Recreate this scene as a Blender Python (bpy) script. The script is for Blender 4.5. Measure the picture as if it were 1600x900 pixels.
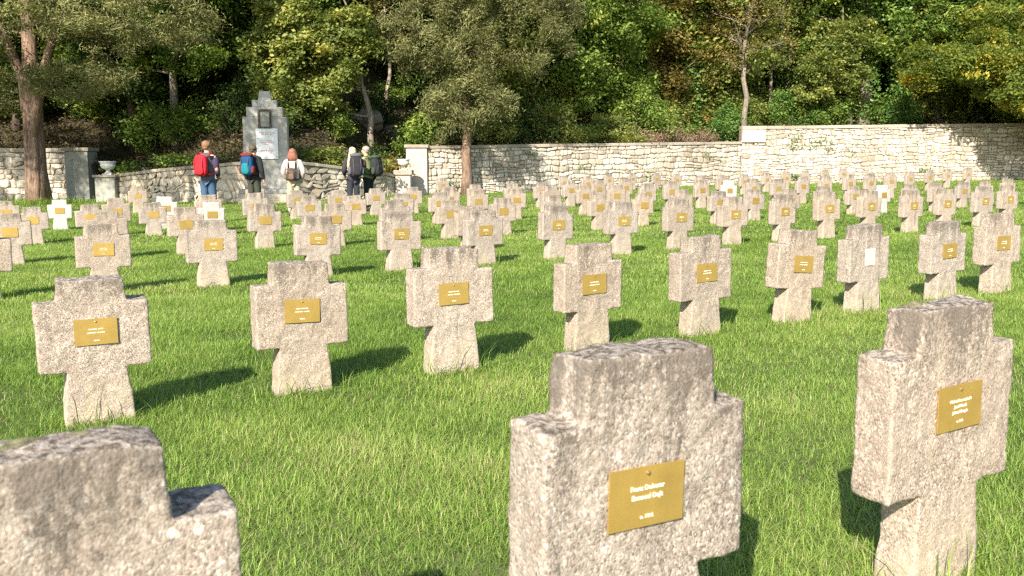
import bpy, bmesh, math, random
import numpy as np
from mathutils import Vector, Matrix, noise

# ------------------------------------------------------------------ camera, sky, sun, exposure
scene = bpy.context.scene
for o in list(bpy.data.objects):
    bpy.data.objects.remove(o)
COL = scene.collection
R = math.radians
CAM_H, FPX = 1.12, 1400.0
PITCH = math.atan((450 - 262) / FPX)
cam = bpy.data.objects.new('camera', bpy.data.cameras.new('camera'))
COL.objects.link(cam)
cam.location = (0, 0, CAM_H)
cam.rotation_euler = (math.pi / 2 - PITCH, 0, 0)
cam.data.sensor_width = 36
cam.data.lens = 36 * FPX / 1600
cam.data.clip_start = 0.05
cam.data.clip_end = 2000
cam.data.dof.use_dof = True
cam.data.dof.focus_distance = 5.2
cam.data.dof.aperture_fstop = 7.1
scene.camera = cam

SUN_EL, SUN_AZ = 33.0, 71.5          # elevation; direction (xy) in which the light travels
world = bpy.data.worlds.new('World')
scene.world = world
world.use_nodes = True
wn = world.node_tree
bg = wn.nodes['Background']
sky = wn.nodes.new('ShaderNodeTexSky')
sky.sky_type = 'NISHITA'
sky.sun_disc = False
sky.sun_elevation = R(SUN_EL)
# the sun stands opposite to the light's travel
sx, sy = -math.cos(R(SUN_AZ)), -math.sin(R(SUN_AZ))
sky.sun_rotation = math.atan2(sx, sy)
sky.air_density = 1.0
sky.dust_density = 0.8
wn.links.new(sky.outputs[0], bg.inputs[0])
bg.inputs[1].default_value = 0.12
sl = bpy.data.lights.new('sun', 'SUN')
sl.energy = 5.0
sl.angle = R(0.53)
sl.color = (1.0, 0.915, 0.79)
so = bpy.data.objects.new('sun', sl)
COL.objects.link(so)
ldir = Vector((math.cos(R(SUN_AZ)) * math.cos(R(SUN_EL)), math.sin(R(SUN_AZ)) * math.cos(R(SUN_EL)), -math.sin(R(SUN_EL))))
so.rotation_euler = ldir.to_track_quat('-Z', 'Y').to_euler()
so.location = (-10, -20, 30)
vs = scene.view_settings
vs.view_transform = 'Standard'
vs.look = 'None'
vs.exposure = 1.05
vs.gamma = 1
vs.use_curve_mapping = False
scene.cycles.max_bounces = 5
scene.cycles.diffuse_bounces = 3
scene.cycles.glossy_bounces = 2
scene.cycles.transmission_bounces = 3
scene.cycles.transparent_max_bounces = 4
scene.cycles.use_denoising = False
scene.cycles.pixel_filter_type = 'BLACKMAN_HARRIS'
scene.cycles.filter_width = 1.3
scene.cycles.sample_clamp_indirect = 4.0
scene.render.use_persistent_data = False

# ------------------------------------------------------------------ helpers
def tag(o, label=None, cat=None, group=None, kind=None):
    if label: o['label'] = label
    if cat: o['category'] = cat
    if group: o['group'] = group
    if kind: o['kind'] = kind
    return o

def link(o, parent=None):
    COL.objects.link(o)
    if parent is not None:
        o.parent = parent
    return o

def empty(name, loc=(0, 0, 0), rz=0.0):
    o = bpy.data.objects.new(name, None)
    o.empty_display_size = 0.2
    o.location = loc
    o.rotation_euler = (0, 0, rz)
    return link(o)

class MB:
    """collects vertices and faces (any polygon size), makes ONE mesh"""
    def __init__(s):
        s.v = []; s.f = []; s.n = 0; s.a = []
    def add(s, verts, faces, rnd=0.5):
        b = s.n
        s.v.extend([tuple(p) for p in verts]); s.n += len(verts)
        s.f.extend([tuple(b + i for i in f) for f in faces])
        s.a.extend([rnd] * len(verts))
    def box(s, c, d, rz=0.0, rnd=0.5, taper=1.0):
        x, y, z = (k / 2 for k in d)
        P = [(-x, -y, -z), (x, -y, -z), (x, y, -z), (-x, y, -z), (-x * taper, -y * taper, z), (x * taper, -y * taper, z), (x * taper, y * taper, z), (-x * taper, y * taper, z)]
        ca, sa = math.cos(rz), math.sin(rz)
        P = [(c[0] + ca * p[0] - sa * p[1], c[1] + sa * p[0] + ca * p[1], c[2] + p[2]) for p in P]
        s.add(P, [(0, 3, 2, 1), (4, 5, 6, 7), (0, 1, 5, 4), (1, 2, 6, 5), (2, 3, 7, 6), (3, 0, 4, 7)], rnd)
    def tube(s, pts, rad, n=6, rnd=0.5, cap=True, flute=0.0):
        pts = [Vector(p) for p in pts]
        V = []; F = []
        for i, p in enumerate(pts):
            t = (pts[min(i + 1, len(pts) - 1)] - pts[max(i - 1, 0)])
            if t.length < 1e-6: t = Vector((0, 0, 1))
            t.normalize()
            u = t.cross(Vector((0.31, 0.95, 0.05)))
            if u.length < 1e-3: u = t.cross(Vector((1, 0, 0)))
            u.normalize(); w = t.cross(u)
            for k in range(n):
                a = 2 * math.pi * k / n
                r = rad[i] * (1 + flute * (math.sin(5 * a + 0.4 * i) * 0.6 + math.sin(9 * a - i * 0.3) * 0.5))
                V.append(p + u * math.cos(a) * r + w * math.sin(a) * r)
        m = len(pts)
        for i in range(m - 1):
            for k in range(n):
                k2 = (k + 1) % n
                F.append((i * n + k, i * n + k2, (i + 1) * n + k2, (i + 1) * n + k))
        if cap:
            F.append(tuple(range(n - 1, -1, -1))); F.append(tuple((m - 1) * n + k for k in range(n)))
        s.add(V, F, rnd)
    def lathe(s, prof, n=24, c=(0, 0, 0), rnd=0.5, sx=1, sy=1, flute=0, nf=12):
        V = []; F = []
        for i, (r, z) in enumerate(prof):
            for k in range(n):
                a = 2 * math.pi * k / n
                rr = r * (1 + flute * math.cos(nf * a))
                V.append((c[0] + rr * math.cos(a) * sx, c[1] + rr * math.sin(a) * sy, c[2] + z))
        m = len(prof)
        for i in range(m - 1):
            for k in range(n):
                k2 = (k + 1) % n
                F.append((i * n + k, i * n + k2, (i + 1) * n + k2, (i + 1) * n + k))
        F.append(tuple(range(n - 1, -1, -1))); F.append(tuple((m - 1) * n + k for k in range(n)))
        s.add(V, F, rnd)
    def ico(s, c, r, sub=2, rnd=0.5, jit=0.0, seed=0):
        bm = bmesh.new(); bmesh.ops.create_icosphere(bm, subdivisions=sub, radius=1)
        rr = random.Random(seed)
        V = []
        for v in bm.verts:
            k = 1 + jit * noise.noise(v.co * 1.3 + Vector((seed * 1.7, seed * .3, 0)))
            V.append((c[0] + v.co.x * r[0] * k, c[1] + v.co.y * r[1] * k, c[2] + v.co.z * r[2] * k))
        F = [tuple(v.index for v in f.verts) for f in bm.faces]
        bm.free(); s.add(V, F, rnd)
    def mesh(s, name, mat=None, smooth=False, attr=False):
        me = bpy.data.meshes.new(name)
        me.from_pydata(s.v, [], s.f)
        if smooth: me.polygons.foreach_set('use_smooth', [True] * len(me.polygons))
        if attr:
            a = me.attributes.new('rnd', 'FLOAT', 'POINT'); a.data.foreach_set('value', s.a)
        if mat: me.materials.append(mat)
        me.update()
        return me
    def build(s, name, mat=None, parent=None, smooth=False, attr=False, bevel=0.0, seg=2):
        o = bpy.data.objects.new(name, s.mesh(name, mat, smooth, attr))
        link(o, parent)
        if bevel:
            b = o.modifiers.new('bevel', 'BEVEL'); b.width = bevel; b.segments = seg; b.limit_method = 'ANGLE'
        return o

def np_mesh(name, V, quads=None, tris=None, rnd=None, mat=None, smooth=False):
    """fast mesh from numpy arrays"""
    me = bpy.data.meshes.new(name)
    nq = 0 if quads is None else len(quads); nt = 0 if tris is None else len(tris)
    me.vertices.add(len(V)); me.vertices.foreach_set('co', np.asarray(V, np.float32).ravel())
    idx = []
    if nq: idx.append(np.asarray(quads, np.int32).ravel())
    if nt: idx.append(np.asarray(tris, np.int32).ravel())
    idx = np.concatenate(idx)
    me.loops.add(len(idx)); me.loops.foreach_set('vertex_index', idx)
    me.polygons.add(nq + nt)
    st = np.concatenate([np.arange(nq) * 4, nq * 4 + np.arange(nt) * 3]).astype(np.int32)
    me.polygons.foreach_set('loop_start', st)
    if smooth: me.polygons.foreach_set('use_smooth', np.ones(nq + nt, bool))
    if rnd is not None:
        a = me.attributes.new('rnd', 'FLOAT', 'POINT'); a.data.foreach_set('value', np.asarray(rnd, np.float32))
    if mat: me.materials.append(mat)
    me.update(calc_edges=True)
    return me

# ------------------------------------------------------------------ materials
def new_mat(name):
    m = bpy.data.materials.new(name); m.use_nodes = True
    nt = m.node_tree; nt.nodes.clear()
    out = nt.nodes.new('ShaderNodeOutputMaterial')
    b = nt.nodes.new('ShaderNodeBsdfPrincipled')
    nt.links.new(b.outputs[0], out.inputs[0])
    return m, nt, b, out

def N(nt, t, **kw):
    n = nt.nodes.new(t)
    for k, v in kw.items():
        if k.startswith('i_'):
            n.inputs[int(k[2:])].default_value = v
        else: setattr(n, k, v)
    return n

def ramp(nt, fac, stops, mode='LINEAR'):
    r = nt.nodes.new('ShaderNodeValToRGB'); r.color_ramp.interpolation = mode
    e = r.color_ramp.elements
    while len(e) < len(stops): e.new(0.5)
    for k, (p, c) in zip(e, stops):
        k.position = p; k.color = (c[0], c[1], c[2], 1) if not isinstance(c, (int, float)) else (c, c, c, 1)
    nt.links.new(fac, r.inputs[0])
    return r.outputs[0]

def mix(nt, fac, a, b, mode='MIX'):
    m = nt.nodes.new('ShaderNodeMix'); m.data_type = 'RGBA'; m.blend_type = mode
    L = nt.links
    if isinstance(fac, (int, float)): m.inputs[0].default_value = fac
    else: L.new(fac, m.inputs[0])
    for s, v in ((6, a), (7, b)):
        if isinstance(v, tuple): m.inputs[s].default_value = (*v, 1)
        else: L.new(v, m.inputs[s])
    return m.outputs[2]

def math_n(nt, op, a, b=0.0, clamp=False):
    m = nt.nodes.new('ShaderNodeMath'); m.operation = op; m.use_clamp = clamp
    for s, v in ((0, a), (1, b)):
        if isinstance(v, (int, float)): m.inputs[s].default_value = v
        else: nt.links.new(v, m.inputs[s])
    return m.outputs[0]

def noise_t(nt, vec, scale, detail=4, rough=0.55, dist=0.0):
    n = N(nt, 'ShaderNodeTexNoise'); n.inputs['Scale'].default_value = scale
    n.inputs['Detail'].default_value = detail; n.inputs['Roughness'].default_value = rough
    n.inputs['Distortion'].default_value = dist
    nt.links.new(vec, n.inputs['Vector'])
    return n.outputs[0]

def vor_t(nt, vec, scale, feature='F1', out=0, rand=1.0):
    n = N(nt, 'ShaderNodeTexVoronoi', feature=feature); n.inputs['Scale'].default_value = scale
    n.inputs['Randomness'].default_value = rand
    nt.links.new(vec, n.inputs['Vector'])
    return n.outputs[out]

def vec_scale(nt, vec, s):
    m = N(nt, 'ShaderNodeMapping'); m.inputs['Scale'].default_value = s
    nt.links.new(vec, m.inputs['Vector'])
    return m.outputs[0]

def bump(nt, b, h, strength=0.5, dist=0.01, prev=None):
    n = N(nt, 'ShaderNodeBump'); n.inputs['Strength'].default_value = strength; n.inputs['Distance'].default_value = dist
    nt.links.new(h, n.inputs['Height'])
    if prev is not None: nt.links.new(prev, n.inputs['Normal'])
    nt.links.new(n.outputs[0], b.inputs['Normal'])
    return n.outputs[0]

def rnd_coord(nt):
    """object coordinates shifted by a per-object random amount"""
    tc = N(nt, 'ShaderNodeTexCoord'); oi = N(nt, 'ShaderNodeObjectInfo')
    ad = N(nt, 'ShaderNodeVectorMath', operation='MULTIPLY_ADD')
    cb = N(nt, 'ShaderNodeCombineXYZ')
    for k in range(3): nt.links.new(oi.outputs['Random'], cb.inputs[k])
    nt.links.new(cb.outputs[0], ad.inputs[0])
    ad.inputs[1].default_value = (37.0, 91.0, 53.0)
    nt.links.new(tc.outputs['Object'], ad.inputs[2])
    return ad.outputs[0], tc.outputs['Object'], oi.outputs['Random']

def set_bs(b, rough=0.8, metal=0.0, spec=0.3):
    b.inputs['Roughness'].default_value = rough; b.inputs['Metallic'].default_value = metal
    b.inputs['Specular IOR Level'].default_value = spec

def mat_concrete(name, white=False, peb_c=.42, peb_s=66, lich0=.748, lsc=85, pth=.66):
    m, nt, b, out = new_mat(name); set_bs(b, 0.9, 0, 0.2)
    rc, oc, rn = rnd_coord(nt)
    # aggregate: pebbles of several tones set in cement
    peb = N(nt, 'ShaderNodeTexVoronoi'); peb.inputs['Scale'].default_value = 210
    wob = N(nt, 'ShaderNodeVectorMath', operation='MULTIPLY_ADD')
    nn = N(nt, 'ShaderNodeTexNoise'); nn.inputs['Scale'].default_value = 60
    nt.links.new(rc, nn.inputs['Vector']); nt.links.new(nn.outputs[1], wob.inputs[0]); wob.inputs[1].default_value = (.008, .008, .008); nt.links.new(rc, wob.inputs[2])
    nt.links.new(wob.outputs[0], peb.inputs['Vector'])
    sepc = N(nt, 'ShaderNodeSeparateColor'); nt.links.new(peb.outputs['Color'], sepc.inputs[0])
    if white:
        agg = ramp(nt, sepc.outputs[0], [(0, (.36, .345, .31)), (1, (.52, .50, .46))])
        base = ramp(nt, noise_t(nt, rc, 9, 5), [(0.3, (.40, .385, .35)), (0.7, (.54, .52, .485))])
    else:
        agg = ramp(nt, sepc.outputs[0], [(0, (.14, .105, .085)), (0.12, (.27, .21, .175)), (0.30, (.40, .325, .27)), (0.60, (.46, .38, .315)), (0.82, (.53, .445, .375)), (0.93, (.72, .64, .56)), (1, (.78, .71, .63))])
        base = ramp(nt, noise_t(nt, rc, 7, 6, .6), [(0.25, (.31, .25, .205)), (0.5, (.43, .355, .295)), (0.75, (.52, .44, .37))])
    zone = ramp(nt, noise_t(nt, rc, 4.5, 4, .6), [(0.36, .35), (0.60, .80)])
    col = mix(nt, zone if not white else .4, base, agg)
    if not white:
        dirt = ramp(nt, noise_t(nt, rc, 8, 7, .75, .6), [(0.50, 0.0), (0.68, .5)])
        col = mix(nt, dirt, col, (.245, .195, .155))
    # sparse larger pebbles, white or dark
    v3 = N(nt, 'ShaderNodeTexVoronoi'); v3.inputs['Scale'].default_value = peb_s; nt.links.new(wob.outputs[0], v3.inputs['Vector'])
    s3 = N(nt, 'ShaderNodeSeparateColor'); nt.links.new(v3.outputs['Color'], s3.inputs[0])
    pb_ = math_n(nt, 'MULTIPLY', ramp(nt, v3.outputs['Distance'], [(0.0, 1.0), (0.30, .9), (0.42, 0.0)]), ramp(nt, s3.outputs[0], [(pth, 0.0), (pth + .04, 1.0)]))
    if not white: col = mix(nt, math_n(nt, 'MULTIPLY', pb_, peb_c), col, ramp(nt, s3.outputs[2], [(0.0, (.20, .155, .12)), (0.35, (.34, .28, .23)), (0.55, (.66, .59, .51)), (1, (.80, .74, .66))]))
    # small dark pits
    v2 = N(nt, 'ShaderNodeTexVoronoi'); v2.inputs['Scale'].default_value = 92; nt.links.new(rc, v2.inputs['Vector'])
    pit = ramp(nt, v2.outputs['Distance'], [(0.0, 1.0), (0.16, 1.0), (0.24, 0.0)])
    s2 = N(nt, 'ShaderNodeSeparateColor'); nt.links.new(v2.outputs['Color'], s2.inputs[0])
    pit = math_n(nt, 'MULTIPLY', pit, math_n(nt, 'GREATER_THAN', s2.outputs[1], 0.66))
    if not white: col = mix(nt, math_n(nt, 'MULTIPLY', pit, .75), col, (.13, .105, .085))
    # whole-stone tone
    tone = ramp(nt, rn, [(0, (.84, .87, .88)), (.25, (.96, .96, .93)), (.5, (1.0, 1.02, 1.03)), (.75, (.93, .98, 1.02)), (1, (1.06, 1.06, 1.04))])
    if not white: col = mix(nt, 1.0, mix(nt, 1.0, col, tone, 'MULTIPLY'), (.86, .835, .80), 'MULTIPLY')
    # dark lichen and soot: thick near the tops, running down in streaks
    sep = N(nt, 'ShaderNodeSeparateXYZ'); nt.links.new(oc, sep.inputs[0])
    st = noise_t(nt, vec_scale(nt, rc, (14, 14, 1.6)), 1.0, 5, .6)
    up = N(nt, 'ShaderNodeMapRange'); up.inputs[1].default_value = .40; up.inputs[2].default_value = .66
    nt.links.new(sep.outputs[2], up.inputs[0])
    lich = math_n(nt, 'ADD', math_n(nt, 'MULTIPLY', st, .7), math_n(nt, 'MULTIPLY', ramp(nt, up.outputs[0], [(0, 0.0), (.55, .28), (.85, .75), (1, 1.0)]), .20))
    lich = math_n(nt, 'ADD', lich, math_n(nt, 'MULTIPLY', math_n(nt, 'SUBTRACT', rn, .5), .08))
    lich = math_n(nt, 'ADD', lich, math_n(nt, 'MULTIPLY', noise_t(nt, rc, lsc, 4, .75), .62))
    lich = ramp(nt, lich, [(lich0, 0.0), (lich0 + .12, 0.80)] if not white else [(0.96, 0.0), (1.0, 0.5)])
    col = mix(nt, lich, col, (.125, .105, .085) if not white else (.55, .53, .49))
    if not white:
        # crust on upward faces: brown and whitish patches
        geo = N(nt, 'ShaderNodeNewGeometry'); sn = N(nt, 'ShaderNodeSeparateXYZ'); nt.links.new(geo.outputs['Normal'], sn.inputs[0])
        topf = N(nt, 'ShaderNodeMapRange'); topf.inputs[1].default_value = .45; topf.inputs[2].default_value = .8; nt.links.new(sn.outputs[2], topf.inputs[0])
        crust = ramp(nt, noise_t(nt, rc, 64, 6, .75), [(0.42, (.055, .042, .030)), (0.47, (.15, .12, .09)), (0.53, (.34, .295, .245)), (.70, (.52, .46, .40))])
        col = mix(nt, math_n(nt, 'MULTIPLY', topf.outputs[0], .8), col, crust)
        # pale lichen islands
        pl = ramp(nt, noise_t(nt, rc, 26, 6, .7), [(0.62, 0.0), (0.70, .75)])
        reg = ramp(nt, noise_t(nt, rc, 3.5, 3), [(0.50, 0.0), (0.62, 1.0)])
        col = mix(nt, math_n(nt, 'MULTIPLY', pl, reg), col, (.72, .67, .62))
        # ochre damp near the ground
        lo = N(nt, 'ShaderNodeMapRange'); lo.inputs[1].default_value = .26; lo.inputs[2].default_value = .02; nt.links.new(sep.outputs[2], lo.inputs[0])
        oc_m = math_n(nt, 'MULTIPLY', lo.outputs[0], ramp(nt, noise_t(nt, rc, 8, 4), [(0.38, 0.0), (0.65, .6)]))
        col = mix(nt, oc_m, col, (.54, .44, .30))
    nt.links.new(col, b.inputs['Base Color'])
    h1 = math_n(nt, 'SUBTRACT', math_n(nt, 'MULTIPLY', peb.outputs['Distance'], -1.0), math_n(nt, 'MULTIPLY', pit, .8))
    p = bump(nt, b, h1, .30 if not white else .2, .005)
    bump(nt, b, noise_t(nt, rc, 42, 7, .75), .45 if not white else .2, .012, p)
    return m

def mat_simple(name, col, rough=.8, metal=0.0, var=0.12, scale=8.0, bmp=0.0, spec=.3, bscale=None):
    m, nt, b, out = new_mat(name); set_bs(b, rough, metal, spec)
    rc, oc, rn = rnd_coord(nt)
    n = noise_t(nt, rc, scale, 5, .6)
    lo = tuple(c * (1 - var) for c in col); hi = tuple(min(1, c * (1 + var)) for c in col)
    nt.links.new(ramp(nt, n, [(0.3, lo), (0.7, hi)]), b.inputs['Base Color'])
    if bmp: bump(nt, b, noise_t(nt, rc, bscale or scale * 4, 5, .65), bmp, .01)
    return m

def mat_leaf(name, stops, trans=0.35, rough=.55):
    m, nt, b, out = new_mat(name); set_bs(b, rough, 0, .25)
    at = N(nt, 'ShaderNodeAttribute', attribute_name='rnd')
    oi = N(nt, 'ShaderNodeObjectInfo')
    v = math_n(nt, 'ADD', at.outputs['Fac'], math_n(nt, 'MULTIPLY', math_n(nt, 'SUBTRACT', oi.outputs['Random'], .5), .12))
    c = ramp(nt, v, stops)
    nt.links.new(c, b.inputs['Base Color'])
    if trans:
        t = N(nt, 'ShaderNodeBsdfTranslucent')
        nt.links.new(mix(nt, 1.0, c, (1.25, 1.25, .6), 'MULTIPLY'), t.inputs[0])
        ms = N(nt, 'ShaderNodeMixShader'); ms.inputs[0].default_value = trans
        nt.links.new(b.outputs[0], ms.inputs[1]); nt.links.new(t.outputs[0], ms.inputs[2])
        nt.links.new(ms.outputs[0], out.inputs[0])
    return m

def mat_stone(name, stops, bmp=.5, moss=0.0, fine=14):
    """per-stone tone from the attribute, mottling, fine bump"""
    m, nt, b, out = new_mat(name); set_bs(b, .92, 0, .15)
    tc = N(nt, 'ShaderNodeTexCoord'); oc = tc.outputs['Object']
    at = N(nt, 'ShaderNodeAttribute', attribute_name='rnd')
    c = ramp(nt, at.outputs['Fac'], stops)
    mot = ramp(nt, noise_t(nt, oc, fine, 6, .65), [(0.3, (.74, .72, .70)), (0.55, (1, 1, 1)), (.75, (1.08, 1.06, 1.03))])
    c = mix(nt, 1.0, c, mot, 'MULTIPLY')
    big = ramp(nt, noise_t(nt, oc, .55, 3), [(0.32, (.78, .75, .71)), (0.6, (1.02, 1.01, .99))])
    c = mix(nt, 1.0, c, big, 'MULTIPLY')
    if moss:
        mm = ramp(nt, noise_t(nt, oc, 2.2, 5, .7), [(0.60, 0.0), (0.72, moss)])
        c = mix(nt, mm, c, (.13, .15, .05))
    nt.links.new(c, b.inputs['Base Color'])
    bump(nt, b, noise_t(nt, oc, fine * 1.6, 6, .7), bmp, .02)
    return m

def mat_bark(name, dark, light, sc=6.0):
    m, nt, b, out = new_mat(name); set_bs(b, .95, 0, .1)
    rc, oc, rn = rnd_coord(nt)
    v = vec_scale(nt, rc, (sc, sc, sc * .14))
    n = noise_t(nt, v, 3.0, 6, .65, .4)
    c = ramp(nt, n, [(0.30, dark), (0.62, light)])
    big = ramp(nt, noise_t(nt, rc, 1.3, 3), [(0.3, (.75, .75, .75)), (0.7, (1.15, 1.1, 1.05))])
    nt.links.new(mix(nt, 1.0, c, big, 'MULTIPLY'), b.inputs['Base Color'])
    bump(nt, b, n, 1.0, .05)
    return m

M = {}
M['concrete'] = mat_concrete('weathered_concrete')
M['coarse_concrete'] = mat_concrete('coarse_weathered_concrete', False, .70, 46, .80, 55, .48)
M['white_concrete'] = mat_concrete('new_white_concrete', True)
M['patch'] = mat_simple('bare_patch', (.56, .50, .43), .9, 0, .08, 30, .2)
M['brass'] = mat_simple('brass_plate', (.59, .385, .11), .46, .65, .10, 14, .05, .5)
M['letter'] = mat_simple('engraving', (.88, .84, .72), .6, 0, .04, 30)
M['rivet'] = mat_simple('rivet_metal', (.35, .27, .15), .4, .8, .1, 50)
M['moss'] = mat_simple('moss', (.16, .15, .08), .95, 0, .4, 60, .6)
M['soil'] = mat_simple('soil', (.10, .115, .040), .95, 0, .35, 9, .6)
M['hill'] = mat_simple('leaf_litter', (.060, .050, .028), .95, 0, .5, 1.8, .8, .1, 7)
M['wall_stone'] = mat_stone('limestone', [(0, (.38, .33, .26)), (.2, (.50, .45, .37)), (.6, (.60, .55, .465)), (1, (.68, .64, .56))], .6, .35)
M['terrace_stone'] = mat_stone('polygon_stone', [(0, (.44, .38, .29)), (.4, (.57, .51, .41)), (.8, (.66, .60, .50)), (1, (.68, .55, .40))], .5, .2)
M['mortar'] = mat_simple('joint_mortar', (.29, .25, .20), .95, 0, .3, 8, .5)
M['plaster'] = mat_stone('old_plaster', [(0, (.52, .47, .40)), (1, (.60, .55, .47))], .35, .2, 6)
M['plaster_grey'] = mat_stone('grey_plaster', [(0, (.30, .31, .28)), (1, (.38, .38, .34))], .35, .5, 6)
M['coping'] = mat_stone('coping_stone', [(0, (.34, .30, .25)), (1, (.48, .43, .36))], .5, .5, 9)
M['monument'] = mat_stone('monument_stone', [(0, (.36, .36, .33)), (1, (.45, .44, .40))], .35, .25, 5)
M['urn'] = mat_simple('urn_stone', (.66, .64, .60), .85, 0, .15, 12, .3)
M['marble'] = mat_simple('white_marble', (.72, .72, .71), .4, 0, .05, 5)
M['redtext'] = mat_simple('red_letters', (.50, .06, .04), .6, 0, .05, 20)
M['dark'] = mat_simple('dark_recess', (.05, .045, .04), .9, 0, .2, 9)
M['bark_cyp'] = mat_bark('cypress_bark', (.10, .068, .05), (.33, .235, .175))
M['bark_grey'] = mat_bark('grey_bark', (.10, .085, .065), (.32, .28, .23))
M['bark_dark'] = mat_bark('dark_bark', (.045, .035, .028), (.16, .125, .095))
M['bark_red'] = mat_bark('reddish_bark', (.14, .07, .045), (.38, .22, .15))
M['twig'] = mat_bark('pale_twigs', (.22, .18, .13), (.46, .40, .32))
M['leaf_cyp'] = mat_leaf('cypress_foliage', [(0, (.068, .080, .026)), (.5, (.175, .185, .072)), (1, (.33, .33, .14))], .28, .7)
M['leaf_yel'] = mat_leaf('yellow_green_leaves', [(0, (0.081, 0.113, 0.027)), (.4, (0.178, 0.221, 0.052)), (.8, (0.297, 0.324, 0.086)), (1, (0.432, 0.400, 0.108))], .38)
M['litter'] = mat_leaf('fallen_leaves', [(0, (.030, .032, .014)), (.5, (.075, .062, .030)), (1, (.17, .12, .05))], .2)
M['leaf_grn'] = mat_leaf('green_leaves', [(0, (0.065, 0.113, 0.022)), (.5, (0.160, 0.245, 0.046)), (.9, (0.302, 0.387, 0.086)), (1, (0.472, 0.491, 0.113))], .35)
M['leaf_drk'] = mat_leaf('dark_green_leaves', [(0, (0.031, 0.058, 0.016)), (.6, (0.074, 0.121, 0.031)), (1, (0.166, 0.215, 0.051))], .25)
M['leaf_aut'] = mat_leaf('autumn_leaves', [(0, (0.099, 0.085, 0.025)), (.5, (0.226, 0.190, 0.050)), (.85, (0.352, 0.267, 0.070)), (1, (0.535, 0.310, 0.085))], .35)
M['leaf_brn'] = mat_leaf('dry_brush', [(0, (.10, .06, .035)), (.5, (.21, .135, .085)), (1, (.34, .24, .16))], .2, .8)
M['ivy'] = mat_leaf('ivy_leaves', [(0, (0.047, 0.100, 0.023)), (.5, (0.108, 0.208, 0.042)), (1, (0.200, 0.316, 0.083))], .25, .4)
M['leaf_yel2'] = mat_leaf('golden_leaves', [(0, (0.102, 0.141, 0.026)), (.45, (0.166, 0.218, 0.038)), (.8, (0.384, 0.358, 0.051)), (1, (0.794, 0.538, 0.051))], .4)
M['grass'] = mat_leaf('grass_blades', [(0, (.085, .155, .025)), (.3, (.175, .29, .05)), (.7, (.295, .42, .088)), (.9, (.42, .52, .15)), (.96, (.47, .42, .22)), (1, (.42, .32, .19))], .42, .5)
M['rock'] = mat_stone('rock', [(0, (.16, .14, .12)), (1, (.28, .25, .22))], .9, .4, 3)

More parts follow.
